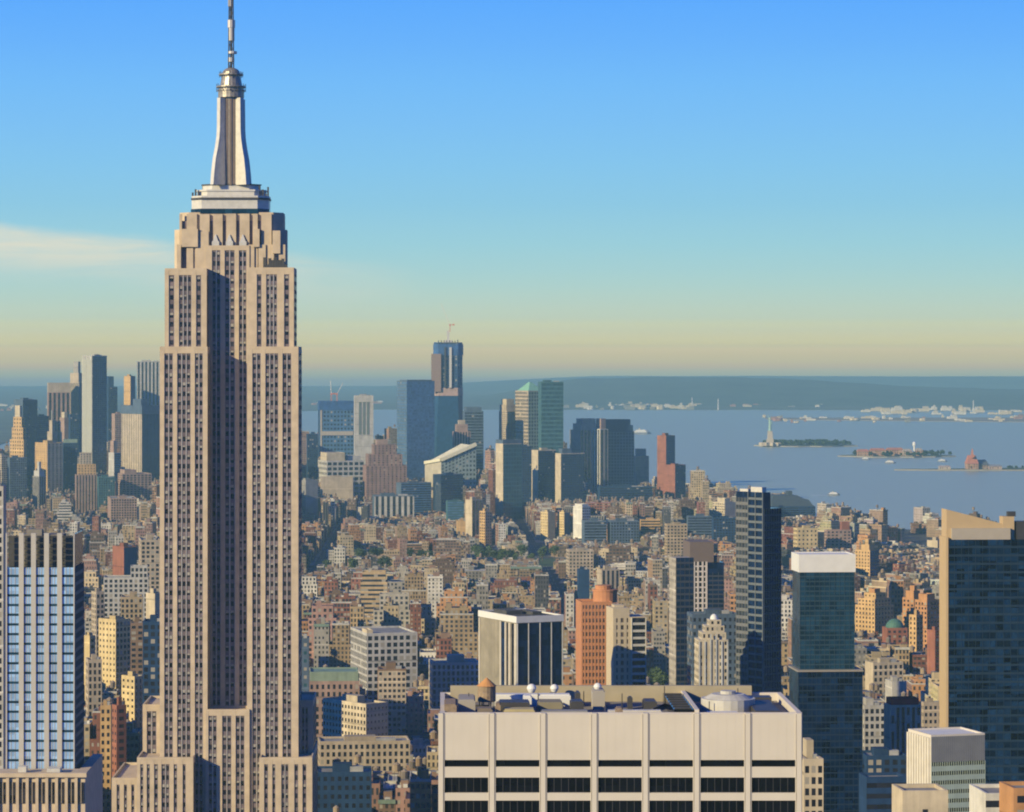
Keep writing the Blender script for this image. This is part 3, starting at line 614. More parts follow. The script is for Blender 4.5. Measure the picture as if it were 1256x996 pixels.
def tower(name, label, short, xl, xc, xr, ytop, ybot, Y, col='grey', sl='punched', sr='punched', rot=None, gl='d', colR=None, depth=None, bay=4.0, flr=4.0, tiers=(), top='roof', cat='building', crown=None, roofcol=(.3, .29, .28), group=None, z0=0, extras=()):
    if xc - xl < 1.5 and rot is None: rot, depth = 0, depth or 28
    if rot is None: rot = 32
    poly = foot3(xl, xc, xr, Y, rot, depth)
    z1 = HZ(ytop, Y)
    t_ = thing(name, label, cat, (sum(p[0] for p in poly) / 4, sum(p[1] for p in poly) / 4, 0), group)
    reg(xl, xr, ytop, ybot, Y, poly, short)
    cc = COLS[col]; kb = .12 if Y > 3300 else .6
    def q3(s_): s_ = STY[s_] if isinstance(s_, str) else s_; return (s_[0], s_[1], s_[2] * kb)
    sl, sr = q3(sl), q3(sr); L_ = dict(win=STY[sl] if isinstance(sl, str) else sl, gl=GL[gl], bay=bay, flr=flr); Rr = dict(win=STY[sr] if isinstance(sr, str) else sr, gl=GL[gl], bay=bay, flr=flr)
    if colR: Rr['col'] = COLS[colR]  # often puts the shade of the right-hand faces into their wall colour
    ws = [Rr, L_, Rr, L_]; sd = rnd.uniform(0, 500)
    mb = MB(); mb.prism(poly, z0, z1, col=cc, win=ws, top=False, seed=sd)
    mb.parapet(poly, z1, z1 + 1.2, .8, col=cc)
    mb.build('wall', FAC, t_)
    mb = MB(); mb.prism(inset(poly, .8), z1 - .5, z1 + .1, col=roofcol)
    mb.build('roof', FAC, t_)
    for k, tr in enumerate(tiers):      # (u0,u1,v0,v1, top row, colour, style)
        u0, u1, v0, v1, yt, tc_, ts = tr
        p_ = inset(sub(poly, u0, u1, v0, v1), .05 + .03 * k); zt_ = HZ(yt, Y)
        mb = MB(); mb.prism(p_, z1 + .1, zt_, col=COLS[tc_], win=dict_style(ts, gl, bay, flr), seed=sd + k + 3, topcol=roofcol); mb.parapet(p_, zt_, zt_ + .8, .5, col=COLS[tc_]); mb.build('upper_tier', FAC, t_)
    if not tiers and top == 'roof':
        w_ = math.dist(poly[0], poly[1]); q = rnd.uniform(.15, .4)
        mb = MB(); mb.prism(sub(poly, q, q + .35, .3, .65), z1 + .1, z1 + rnd.uniform(3, 5.5), col=tuple(c * .8 for c in cc)); mb.build('bulkhead', FAC, t_)
        mb = MB(); mb.prism(sub(poly, .62, .85, .3, .5), z1 + .1, z1 + rnd.uniform(1.5, 3), col=(.35, .35, .35)); mb.build('cooling_unit', FAC, t_)
    return t_, poly, z1
def dict_style(ts, gl, bay, flr):
    d = dict(win=STY[ts] if isinstance(ts, str) else ts, gl=GL[gl], bay=bay, flr=flr); return [d, d, d, d]
def part(t_, nm, mat, fn, **k):
    mb = MB(); fn(mb); return mb.build(nm, mat, t_)
def banded(t_, P, Q, z0, z1, nfl, npier, glass, wall, pier=.45, sp=.35, proud=.35, piername='facade_grid', share_cap=100, hmat=None):
    """real relief on the face from P to Q: every floor's glass band is a part; piers and spandrels stand proud"""
    L = math.dist(P, Q); ux, uy = (Q[0] - P[0]) / L, (Q[1] - P[1]) / L; nx, ny = uy, -ux
    def bx(mb, a, b_, z0_, z1_, o0, o1, mi=0):
        pts = [(P[0] + ux * a + nx * o1, P[1] + uy * a + ny * o1), (P[0] + ux * b_ + nx * o1, P[1] + uy * b_ + ny * o1), (P[0] + ux * b_ + nx * o0, P[1] + uy * b_ + ny * o0), (P[0] + ux * a + nx * o0, P[1] + uy * a + ny * o0)]
        mb.prism(pts, z0_, z1_, mi=mi, bottom=True)
    fh = (z1 - z0) / nfl
    low = MB()
    for k in range(nfl):
        zt_ = z1 - k * fh
        mb = MB() if k < share_cap else low
        bx(mb, .05, L - .05, zt_ - fh * (1 - sp), zt_ - .02, .01, proud * .3)
        if mb is not low: mb.build('window_band', glass, t_)
    o = low.build('lower_window_bands', glass, t_)
    if o: o['kind'] = 'stuff'
    mb = MB()
    for k in range(nfl): zt_ = z1 - k * fh; bx(mb, .03, L - .03, zt_ - fh, zt_ - fh * (1 - sp) - .01, .01, proud * (.8 if hmat is None else .35), mi=0 if hmat is None else 1)
    for k in range(npier + 1):
        a = L * k / npier; a = min(max(a, pier / 2), L - pier / 2); bx(mb, a - pier / 2, a + pier / 2, z0, z1 + .01, .012, proud)
    return mb.build(piername, wall if hmat is None else [wall, hmat], t_)

# ------------------------------------------------------------------ near towers
# blue glass tower on its stone podium
BY = 1000.0; bx0, bx1 = WX(7, BY), WX(91, BY); dpt = 25.0; bb = BY + dpt
t_ = thing('blue_glass_tower', 'sky blue glass tower with pale vertical ribs and an open dark crown', 'office tower', ((bx0 + bx1) / 2, BY + 18, 0))
reg(2, 104, 652, 946, BY, [(bx0 - 1, BY), (bx1 + 1, BY), (bx1 + 1, bb), (bx0 - 1, bb)], 'blue glass tower')
z1 = HZ(654, BY); zc = HZ(696, BY); zb = HZ(946, BY); cw = 3.25
ribs = [(7, 8.6), (23, 29), (38, 44), (54, 60), (70, 76), (90, 91.4)]
part(t_, 'core', NAVYG, lambda mb: mb.box(bx0 + .3, bx1 - .3, BY + .9, bb, zb - 40, zc))
RIBM = plain('pale_rib', (0.50, 0.47, 0.44), 0.7, var=.06)
for a, b_ in ribs: part(t_, 'rib', RIBM, lambda mb: mb.box(WX(a, BY), WX(b_, BY), BY, BY + 1.1, zb - 40, z1))
nf = 21; fh = (zc - zb) / nf
for i in range(5):
    a, b_ = WX(ribs[i][1], BY) + .02, WX(ribs[i + 1][0], BY) - .02
    for k in range(nf):
        z_ = zb + k * fh
        def fn(mb):
            mb.box(a, b_, BY + .5, BY + .85, z_ + fh * .24, z_ + fh - .05, mi=0); mb.box(a, b_, BY + .6, BY + .86, z_ + .02, z_ + fh * .22, mi=1)
            n_ = 3
            for q in range(1, n_): x_ = a + (b_ - a) * q / n_; mb.box(x_ - .1, x_ + .1, BY + .42, BY + .52, z_ + fh * .24, z_ + fh - .05, mi=2)
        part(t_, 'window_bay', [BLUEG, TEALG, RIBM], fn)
    part(t_, 'crown_screen', ALUD, lambda mb: [mb.box(a, b_, BY + 3.0, BY + 3.2, zc + .1, z1 - 1), [mb.box(a, b_, BY + .7, BY + .8, zc + q * 2.0, zc + q * 2.0 + .25, bottom=True) for q in range(1, 6)]])
part(t_, 'crown_screen', TEALG, lambda mb: mb.prism([(bx1 - .6, BY + 1.2), (bx1 - .1, BY + 1.2), (bx1 - .1, bb - .1), (bx1 - .6, bb - .1)], zc + .05, z1 - .5))
part(t_, 'roof_deck', ROOFG, lambda mb: (mb.box(bx0 + .5, bx1 - .7, BY + 3.3, bb - .2, zc + .05, zc + 2), mb.box(bx0 + 4, bx1 - 5, BY + 10, bb - 6, zc + 2, z1 - 1.0), mb.box(bx0 + 6, bx0 + 11, BY + 8, BY + 12, z1 - 3, z1 + .8)))
banded(t_, (bx1, BY + 1.2), (bx1, bb), zb - 40, zc, 34, 10, TEALG, plain('slate_frame', (.10, .13, .17), .6), pier=.3, sp=.4, share_cap=22)
t_ = thing('stone_podium_building', 'old stone building below the blue glass tower with tall dark arcade windows', 'building', (WX(48, 985), 1005, 0))
PY = 985.0; pz = HZ(950, PY)
reg(-40, 105, 945, 1010, PY, [(WX(-40, PY), PY), (WX(105, PY), PY), (WX(105, PY), PY + 60), (WX(-40, PY), PY + 60)], None)
part(t_, 'wall', LIME, lambda mb: (mb.box(WX(-40, PY), WX(104, PY), PY + .8, PY + 14, 0, pz), mb.box(WX(91.6, PY), WX(104, PY), PY + 14, PY + 52, 0, pz)))
part(t_, 'cornice', LIME, lambda mb: mb.box(WX(-40, PY), WX(105, PY) + .3, PY - .4, PY + 1.6, pz - .9, pz + .5, bottom=True))
for k in range(12):
    xa = -36 + k * 12
    part(t_, 'arcade_window', [WINDK, LIME], lambda mb: (mb.box(WX(xa, PY), WX(xa + 6.5, PY), PY + .35, PY + .79, pz - 9.5, pz - 2.6, mi=0), mb.box(WX(xa + 3, PY), WX(xa + 3.6, PY), PY + .2, PY + .36, pz - 9.5, pz - 2.6, mi=1)))
    part(t_, 'pilaster', LIME, lambda mb: mb.box(WX(xa - 4.6, PY), WX(xa - 1, PY), PY, PY + .79, 0, pz - .95))
part(t_, 'roof_unit', ALU, lambda mb: mb.box(WX(56, PY), WX(72, PY), PY + 3, PY + 9, pz, pz + 1.5))
part(t_, 'roof_unit', ALU, lambda mb: mb.box(WX(20, PY), WX(30, PY), PY + 4, PY + 8, pz, pz + 2))

# slab turned to the grid: blank sunlit end wall, navy glass face with white fins
Y = 1500.0; poly = foot3(588, 634, 690, Y, 25); z1 = HZ(757, Y)
t_ = thing('navy_glass_slab_tower', 'navy glass slab with white fins, white rim and a blank buff end wall', 'office tower', (poly[0][0], poly[0][1] + 15, 0))
reg(586, 692, 740, 852, Y, poly, 'finned navy slab')
part(t_, 'core', FAC, lambda mb: mb.prism(poly, 0, z1 - 3, col=(.31, .275, .22)))
B, C, D, A = poly
part(t_, 'roof_rim', WHITEP, lambda mb: (mb.prism([(p[0], p[1]) for p in inset(poly, -.5)], z1 - 2.9, z1 - .6, bottom=True), mb.parapet(inset(poly, -.5), z1 - .6, z1 + .3, .7)))
part(t_, 'roof', ROOFD, lambda mb: (mb.prism(inset(poly, .4), z1 - .6, z1 - .4), mb.prism(sub(poly, .15, .5, .45, .8), z1 - .4, z1 + 1.6), mb.prism(sub(poly, .6, .8, .3, .7), z1 - .4, z1 + 1.2)))
banded(t_, B, C, 40, z1 - 3.2, 22, 4, NAVYG, plain('white_fin', (.55, .55, .56), .6), pier=.4, sp=.05, proud=.6, piername='fin_grid', hmat=NAVYG)
def facebox(P, Q, t0, t1, z0_, z1_, o0, o1, mb, mi=0):
    L = math.dist(P, Q); ux, uy = (Q[0] - P[0]) / L, (Q[1] - P[1]) / L; nx, ny = uy, -ux; a, b_ = L * t0, L * t1
    mb.prism([(P[0] + ux * a + nx * o1, P[1] + uy * a + ny * o1), (P[0] + ux * b_ + nx * o1, P[1] + uy * b_ + ny * o1), (P[0] + ux * b_ + nx * o0, P[1] + uy * b_ + ny * o0), (P[0] + ux * a + nx * o0, P[1] + uy * a + ny * o0)], z0_, z1_, mi=mi, bottom=True)
part(t_, 'stair_glass_strip', NAVYG, lambda mb: facebox(A, B, .60, .70, 0, z1 - 3.4, .01, .08, mb))
for t0, t1 in ((.0, .03), (.57, .60), (.70, .73), (.80, .84), (.95, .999)): part(t_, 'end_wall_pier', plain('pier_white', (.58, .53, .46), .8), lambda mb: facebox(A, B, t0, t1, 0, z1 - 3.4, .01, .5, mb))
part(t_, 'end_window_strip', WINDK, lambda mb: (facebox(A, B, .74, .79, 0, z1 - 3.5, .01, .1, mb), facebox(A, B, .86, .93, 0, z1 - 3.5, .01, .1, mb)))

# orange brick tower and cream balcony tower
Y = 1620.0; poly = foot3(710, 713, 751, Y, 6, 20); z1 = HZ(741, Y)
t_ = thing('orange_brick_tower', 'orange brick apartment tower with a round drum on top', 'apartment tower', (poly[0][0] + 10, Y + 10, 0))
reg(709, 762, 718, 852, Y, poly, 'orange brick tower')
OB = plain('orange_brick', (.52, .23, .11), .85, var=.12, scale=.3)
part(t_, 'core', OB, lambda mb: mb.prism(poly, 0, z1))
banded(t_, poly[0], poly[1], 30, z1 - .5, 26, 9, glassmat('tan_window', (.16, .11, .08), .3), OB, pier=.75, sp=.42, proud=.5)
part(t_, 'roof_drum', OB, lambda mb: (mb.cyl(poly[1][0] - 3.2, Y + 14, 6.6, z1 + .01, HZ(727, Y), 20), mb.cyl(poly[1][0] - 3.2, Y + 14, 7.0, HZ(727, Y), HZ(725, Y), 20, bottom=True), mb.cyl(poly[1][0] - 4.2, Y + 14, 4.5, HZ(725, Y), HZ(720, Y), 16)))
part(t_, 'parapet', OB, lambda mb: mb.parapet(poly, z1, z1 + 1.2, .5))
Y = 1590.0; poly = foot3(749, 780, 792, Y, 14, 11); B, C, D, A = foot3(751, 752, 792, Y, 10, 16); poly = [B, C, D, A]; z1 = HZ(757, Y)
t_ = thing('cream_balcony_tower', 'cream apartment tower with dark balcony bands beside the orange brick tower', 'apartment tower', (B[0] + 8, Y + 8, 0))
reg(749, 793, 744, 852, Y, poly, 'cream balcony tower')
CRM = plain('cream_brick', (.55, .46, .33), .85, var=.08)
M1 = lerp(B, C, .55)
part(t_, 'core', CRM, lambda mb: (mb.prism([B, C, D, A], 0, z1), mb.prism(sub(poly, 0, .5, 0, 1), z1, HZ(746, Y)), mb.prism(sub(poly, .1, .4, .3, .7), HZ(746, Y), HZ(743, Y))))
banded(t_, B, M1, 30, z1 - .5, 24, 3, glassmat('bronze_window', (.10, .075, .06), .3), CRM, pier=1.6, sp=.38, proud=.4)
banded(t_, M1, C, 30, z1 - .5, 24, 1, WINDK, plain('white_balcony', (.56, .54, .50), .7), pier=.3, sp=.34, proud=1.3, piername='balcony_rail_grid')

# dark cluster: slim black slab, lattice front, brown penthouse, grey mid slab, little stepped tower
Y = 1700.0; poly = foot3(826, 829, 851, Y, 8, 18); z1 = HZ(684, Y)
t_ = thing('slim_navy_tower', 'slim navy glass tower with a lit edge', 'office tower', (poly[0][0], Y, 0)); reg(825, 852, 680, 850, Y, poly, 'slim navy tower')
part(t_, 'core', FAC, lambda mb: mb.prism(poly, 0, z1 - .5, col=(.42, .38, .33), win=[(0, 0, 0), (0, 0, 0), (0, 0, 0), (.3, .5, .2)]))
banded(t_, poly[0], poly[1], 25, z1, 34, 4, NAVYG, plain('dark_frame', (.05, .055, .07), .5), pier=.2, sp=.3)
Y = 1850.0; poly = foot3(842, 845, 888, Y, 5, 30); z1 = HZ(690, Y)
t_ = thing('lattice_tower', 'white lattice fronted tower with a brown windowless penthouse box', 'office tower', (poly[0][0] + 10, Y + 10, 0)); reg(842, 889, 664, 850, Y, poly, 'brown topped lattice tower')
part(t_, 'core', NAVYG, lambda mb: mb.prism(poly, 0, z1))
M1, M2 = lerp(poly[0], poly[1], .12), lerp(poly[0], poly[1], .52)
banded(t_, M1, M2, HZ(760, Y), z1 + .5, 11, 3, BLACKG, plain('white_lattice', (.60, .54, .50), .7), pier=1.1, sp=.28, proud=.8, piername='lattice')
banded(t_, M2, poly[1], 25, z1 - 6, 36, 3, NAVYG, plain('dark_frame2', (.06, .065, .08), .5), pier=.25, sp=.3)
part(t_, 'penthouse', plain('brown_panel', (.17, .13, .115), .8, var=.05), lambda mb: (mb.prism(sub(poly, .04, .72, .05, .9), z1 + .01, HZ(665, Y)), mb.prism(sub(poly, .7, .9, .1, .5), z1 + .01, HZ(683, Y))))
Y = 1560.0; tower('grey_slab_tower', 'plain charcoal grey slab rising behind the small stepped cream tower', 'charcoal slab', 846, 849, 905, 756, 850, Y, 'slate', 'dense', (.45, .5, .15), rot=5, depth=16, bay=2.6, flr=3.6, top='roof')
Y = 1480.0; poly = foot3(856, 857, 893, Y, 4, 14)
t_ = thing('stepped_cream_tower', 'small cream stepped tower with a white domed top', 'building', (poly[0][0] + 7, Y + 7, 0)); reg(855, 894, 757, 852, Y, poly, 'stepped cream tower')
def fn(mb):
    zs = [(0, 1, 0, 1, 0, HZ(785, Y)), (.12, .95, .1, .9, HZ(785, Y), HZ(776, Y)), (.25, .9, .15, .85, HZ(776, Y), HZ(768, Y)), (.4, .8, .2, .8, HZ(768, Y), HZ(761, Y))]
    for u0, u1, v0, v1, za_, zb_ in zs: mb.prism(sub(poly, u0, u1, v0, v1), za_, zb_, col=(.52, .45, .34), win=(.4, .5, .2), bay=2.5, flr=3.4, topcol=(.5, .48, .45))
    for k in range(6): facebox(poly[0], poly[1], k * .19 + .0, k * .19 + .05, 0, HZ(787, Y) if k not in (2, 3) else HZ(778, Y), .02, .5, mb)
part(t_, 'wall', FAC, fn)
c_ = sub(poly, .6, .6, .5, .5)[0]; part(t_, 'dome', WHITEP, lambda mb: mb.dome(c_[0], c_[1], 2.0, HZ(761, Y), 2.6, 14))

# tall dark tower with ribbed lit flank
Y = 1500.0; poly = foot3(903, 937, 958, Y, 38); B, C, D, A = poly; z1 = HZ(604, Y)
t_ = thing('tall_dark_glass_tower', 'tall dark tower by the river with horizontal pale bands on its lit flank', 'apartment tower', (B[0], B[1] + 12, 0)); reg(902, 959, 600, 850, Y, poly, 'tall banded dark tower')
zl = HZ(624, Y)
part(t_, 'core', NAVYG, lambda mb: (mb.prism(sub(poly, 0, 1, 0, 1), 0, zl), mb.prism(sub(poly, 0, .38, 0, 1), zl, z1)))
M1 = lerp(A, B, .45)
PB = plain('pale_band', (.15, .155, .165), .7)
banded(t_, A, M1, 20, z1 - 3, 44, 4, glassmat('grey_window', (.035, .045, .06), .3), PB, pier=.35, sp=.42, proud=.3)
banded(t_, M1, B, 20, z1, 44, 2, NAVYG, plain('blue_grey_band', (.13, .15, .17), .6), pier=.5, sp=.30, proud=.8)
banded(t_, B, C, 20, zl, 43, 7, NAVYG, plain('navy_frame', (.04, .055, .09), .5), pier=.15, sp=.25, proud=.25)
part(t_, 'rooftop_plant', ALU, lambda mb: (mb.prism(sub(poly, .05, .3, .1, .5), z1, z1 + 2.5), mb.prism(sub(poly, .05, .25, .6, .9), z1, z1 + 1.3)))

# glass tower with the white cap
Y = 1180.0; poly = foot3(972, 981, 1048, Y, 4); z1 = HZ(702, Y); zm = HZ(822, Y)
t_ = thing('white_capped_glass_tower', 'dark teal glass tower with a plain white band round its top', 'apartment tower', (poly[0][0] + 10, Y + 10, 0)); reg(968, 1060, 678, 1000, Y, foot3(967, 978, 1059, Y - 3, 4), 'white capped tower')
low = foot3(968, 979, 1058, Y - 2.5, 4)
part(t_, 'core', TEALG, lambda mb: (mb.prism(poly, zm, z1), mb.prism(low, 0, zm - .5)))
part(t_, 'white_cap', WHITEP, lambda mb: (mb.prism(inset(poly, -.4), z1 + .01, HZ(681, Y), bottom=True), mb.parapet(inset(poly, -.4), HZ(681, Y), HZ(680, Y), .6)))
banded(t_, poly[0], poly[1], zm, z1, 20, 11, TEALG, plain('teal_frame', (.03, .065, .09), .5), pier=.14, sp=.24, proud=.25)
banded(t_, low[0], low[1], 30, zm - .6, 42, 14, glassmat('deep_glass', (.004, .016, .05), .10, .42, wob=.5, var=.8), plain('deep_frame', (.012, .028, .055), .5), pier=.12, sp=.2, proud=.2)
part(t_, 'terrace', plain('dull_stone', (.30, .27, .24), .8), lambda mb: mb.prism(inset(low, -.3), zm - .45, zm + .2, bottom=True))

# big right-hand tower with the sloped tan screen
Y = 1150.0; poly = foot3(1154, 1162, 1300, Y, 3); B, C, D, A = poly; z1 = HZ(662, Y)
t_ = thing('sloped_crown_tower', 'broad dark glass tower at the frame edge with a sloping tan screen on its roof', 'office tower', (B[0] + 20, Y + 20, 0)); reg(1153, 1310, 622, 1000, Y, poly, 'sloped crown tower')
part(t_, 'core', TEALG, lambda mb: mb.prism(poly, 0, z1))
banded(t_, B, C, 20, z1, 52, 16, glassmat('deep_glass2', (.006, .022, .055), .10, .40, wob=.6, var=.9), plain('deep_frame2', (.014, .034, .06), .5), pier=.14, sp=.26, proud=.2)
TANP = plain('tan_screen_panel', (.52, .38, .22), .8, var=.05); GRYP = plain('grey_tan_panel', (.42, .37, .31), .8, var=.05)
part(t_, 'grey_belt', GRYP, lambda mb: mb.prism(sub(poly, .04, .56, -.01, .3), z1 + .01, HZ(648, Y)))
part(t_, 'lit_edge_wall', TANP, lambda mb: mb.prism([(B[0] - .6, B[1] - .4), (B[0] + .3, B[1] - .4), (A[0] + .3, A[1]), (A[0] - .6, A[1])], 0, z1 + 1))
def fn(mb):
    q = sub(poly, .0, .50, .12, .9); zr, zl_ = HZ(643, Y), HZ(625, Y); b0, c0, d0, a0 = q
    zA = z1 + .01
    mb.quad([(*b0, zA), (*c0, zA), (*c0, zr), (*b0, zl_)]); mb.quad([(*c0, zA), (*d0, zA), (*d0, zr), (*c0, zr)]); mb.quad([(*d0, zA), (*a0, zA), (*a0, zl_), (*d0, zr)]); mb.quad([(*a0, zA), (*b0, zA), (*b0, zl_), (*a0, zl_)]); mb.quad([(*b0, zl_), (*c0, zr), (*d0, zr), (*a0, zl_)])
    mb.prism(sub(poly, .50, .60, .1, .6), zA, HZ(634, Y))
part(t_, 'sloped_screen', TANP, fn)
part(t_, 'rooftop_unit', ALUD, lambda mb: (mb.prism(sub(poly, .55, .62, .2, .4), HZ(634, Y), HZ(628, Y)), mb.prism(sub(poly, .62, .9, .1, .6), z1 + .01, HZ(640, Y))))

# pale banded tower below it, with small neighbours
Y = 1000.0; poly = foot3(1114, 1142, 1208, Y, 16); B, C, D, A = poly; z1 = HZ(903, Y)
t_ = thing('green_banded_tower', 'white and mint banded tower with a grey louvred top and bright white flank', 'office tower', (B[0] + 5, Y + 8, 0)); reg(1113, 1209, 888, 1010, Y, poly, 'mint banded tower')
part(t_, 'core', plain('core_white', (.60, .56, .50), .8), lambda mb: mb.prism(poly, 0, z1 - .5))
part(t_, 'parapet', STN, lambda mb: mb.parapet(poly, z1 - .5, z1 + .4, .6))
part(t_, 'roof', WHITEP, lambda mb: mb.prism(inset(poly, .6), z1 - .52, z1 - .1))
zb_ = HZ(935, Y)
part(t_, 'louvred_top', plain('grey_louvre', (.24, .24, .25), .7), lambda mb: [facebox(B, C, k / 26, k / 26 + .03, zb_, z1 - .2, .02, .25, mb) for k in range(26)])
banded(t_, B, C, 30, zb_, 30, 24, WINDK, plain('mint_band', (.42, .50, .44), .6), pier=.12, sp=.55, proud=.3)
WP = plain('white_pier', (.70, .64, .54), .75)
part(t_, 'flank_pier_wall', WP, lambda mb: [facebox(A, B, k / 9, k / 9 + .07, 0, z1 - .6, .02, .6, mb) for k in range(9)])
Y = 860.0; poly = foot3(1103, 1107, 1163, Y, 4, 14)
t_, _, z_ = tower('cream_stub_building', 'plain cream block at the bottom edge below the mint banded tower', 'bottom cream block', 1103, 1107, 1163, 975, 1010, Y, 'cream', 'none', (.12, .3, .1), rot=4, depth=14, bay=14, flr=12, top=None)
tower('rust_corner_building', 'rust orange block clipped by the bottom corner of the picture', None, 1238, 1243, 1300, 972, 1010, 860, 'orange', 'none', 'punched', rot=6, depth=14, top=None)
tower('pale_link_building', 'low white banded building between the mint tower and rust block', None, 1206, 1209, 1250, 978, 1010, 900, 'white', 'none', (1, .5, .1), rot=4, depth=20, bay=3, top=None)
tower('white_grid_tower', 'narrow white grid fronted tower touching the white slab tower', 'white grid tower', 984, 986, 1010, 937, 1010, 700, 'cream', 'none', (.62, .62, .1), rot=4, depth=14, bay=1.6, flr=2.6)
tower('red_topped_tower', 'ribbed grey brown tower with a crimson painted rooftop storey', 'crimson topped tower', 1084, 1092, 1130, 868, 935, 1500, 'buff', 'none', (.55, 1, .05), rot=8, bay=2.6, tiers=[(.05, .95, .1, .9, 859, 'brick', 'none')])
o = [c for c in COL.objects if c.name.startswith('upper_tier') and c.parent and c.parent.name == 'red_topped_tower'][0]
o.data.attributes['col'].data.foreach_set('color', np.tile(np.array([.45, .02, .04, 1], np.float32), len(o.data.polygons)))
tower('grey_loft_tower', 'mottled grey loft building standing before the crimson topped tower', None, 1058, 1060, 1086, 868, 935, 1600, 'lgrey', 'punched', 'dense', rot=6, depth=20, bay=2.8)
tower('corner_frame_building', 'shadowed block with a lit cream edge, beyond the mint tower', None, 1058, 1063, 1112, 957, 1010, 1120, 'navy', 'none', 'strip', rot=6, depth=12, top=None)
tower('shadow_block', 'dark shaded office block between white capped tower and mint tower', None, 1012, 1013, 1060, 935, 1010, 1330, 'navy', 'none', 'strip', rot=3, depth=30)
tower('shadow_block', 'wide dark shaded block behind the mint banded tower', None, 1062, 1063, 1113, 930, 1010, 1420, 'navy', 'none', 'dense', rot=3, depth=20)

# mid-field landmarks
T = tower
T('curved_cream_building', 'bright cream building with rounded sunlit corner and small square windows', 'rounded cream building', 396, 449, 476, 866, 905, 1760, 'cream', (.5, .5, 0), (.35, .35, 0), rot=40, bay=2.9, flr=4)
T('cream_grid_building', 'large pale cream loft with white grid front and dark cornice', 'white grid loft', 430, 450, 512, 779, 835, 1980, 'lgrey', (.55, .7, .1), (.62, .62, .15), rot=14, bay=4.2, flr=4.4, tiers=[(.0, .12, 0, .3, 774, 'cream', 'none')])
T('brown_grid_building', 'brown windowed office block framed by two cream piers', 'brown piered block', 462, 464, 498, 823, 905, 1820, 'brown', 'none', (.6, .5, .3), rot=3, depth=16, colR='buff', bay=2.6, flr=3.4)
T('green_roofed_building', 'ornate brick building with a wide green copper cornice roof', 'green corniced building', 377, 379, 441, 838, 866, 1840, 'pink', 'none', (.45, .6, .2), rot=3, depth=30, bay=3.4, flr=4.6, roofcol=(.22, .33, .27), tiers=[(.02, .98, .05, .95, 826, 'green', 'none')])
T('turquoise_window_tower', 'dark narrow block with turquoise lit windows against the limestone tower', None, 360, 361, 379, 786, 870, 1500, 'slate', 'none', (.4, .4, .6), rot=2, depth=14, gl='t', bay=3, flr=4)
T('arched_row_building', 'low tan building row with arched dark windows', None, 388, 392, 503, 912, 946, 1690, 'buff', 'punched', (.5, .6, .1), rot=5, depth=22, bay=3.2, flr=4.2)
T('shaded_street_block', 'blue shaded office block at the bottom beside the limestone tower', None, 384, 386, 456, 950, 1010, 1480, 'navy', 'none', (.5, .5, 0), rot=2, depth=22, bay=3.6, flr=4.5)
T('ornate_cream_building', 'ornate pale loft building with pilasters right behind the white slab tower', None, 528, 530, 588, 815, 850, 2050, 'lgrey', 'punched', (.5, .65, .2), rot=5, depth=28, bay=3.2)
T('domed_cream_building', 'cream building with fine vertical ribs and a rounded roofline', None, 444, 446, 468, 664, 682, 4150, 'cream', 'none', (.5, 1, 0), rot=4, depth=20, bay=4)
# left edge
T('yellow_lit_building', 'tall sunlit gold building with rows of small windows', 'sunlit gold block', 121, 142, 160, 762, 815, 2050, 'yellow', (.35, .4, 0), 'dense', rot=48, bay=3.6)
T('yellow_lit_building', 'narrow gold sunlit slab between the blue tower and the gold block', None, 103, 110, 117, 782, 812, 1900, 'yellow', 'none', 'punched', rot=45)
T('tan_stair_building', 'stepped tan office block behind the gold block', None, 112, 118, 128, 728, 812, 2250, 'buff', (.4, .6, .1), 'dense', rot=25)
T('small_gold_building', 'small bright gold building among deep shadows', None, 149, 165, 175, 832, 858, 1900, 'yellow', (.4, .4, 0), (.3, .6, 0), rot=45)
T('ornate_corner_building', 'pale arched window building standing in front of the gold block', None, 105, 108, 125, 812, 862, 1700, 'buff', 'punched', (.5, .65, .1), rot=12, bay=3)
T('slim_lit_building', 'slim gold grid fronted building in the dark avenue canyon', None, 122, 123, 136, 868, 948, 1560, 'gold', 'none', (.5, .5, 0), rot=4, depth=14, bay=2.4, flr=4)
T('red_brick_canyon_building', 'red brick building beside the slim gold one in the canyon', None, 137, 143, 155, 868, 940, 1600, 'brick', (.4, .4, 0), 'punched', rot=30)
T('long_grid_building', 'long pale grey loft building with a white grid front', 'long pale grid loft', 124, 127, 182, 710, 738, 2500, 'lgrey', 'punched', (.55, .6, .2), rot=5, depth=26, bay=4, tiers=[(.6, .98, .1, .7, 696, 'lgrey', 'dense')])
T('tan_grid_building', 'tan grid fronted building just before the long pale loft', None, 146, 148, 175, 734, 768, 2350, 'tan', 'punched', (.55, .6, .2), rot=5, depth=24, bay=3.6)
T('brown_piered_building', 'brown striped building with pale cornice lines beside the limestone tower', None, 157, 160, 176, 766, 830, 2150, 'brown', 'punched', (.6, .5, .2), rot=6, depth=16)
T('cream_tank_building', 'bright cream water tower house on a roof next to the limestone tower', None, 179, 190, 200, 730, 760, 2300, 'cream', 'none', 'none', rot=40)
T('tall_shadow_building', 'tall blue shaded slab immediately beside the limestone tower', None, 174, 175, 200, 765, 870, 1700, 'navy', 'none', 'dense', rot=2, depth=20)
T('pale_edge_tower', 'pale ribbed tower cut by the picture edge beside the blue glass tower', None, -30, -28, 4, 600, 990, 1300, 'lgrey', 'none', (.5, .6, .2), rot=3, depth=14, bay=2.6)
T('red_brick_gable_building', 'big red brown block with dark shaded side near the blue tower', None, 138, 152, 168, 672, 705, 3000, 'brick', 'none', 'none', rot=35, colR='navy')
T('grey_grid_building', 'tall grey tan windowed block touching the limestone tower', None, 170, 173, 196, 664, 708, 2750, 'buff', 'punched', 'dense', rot=8)

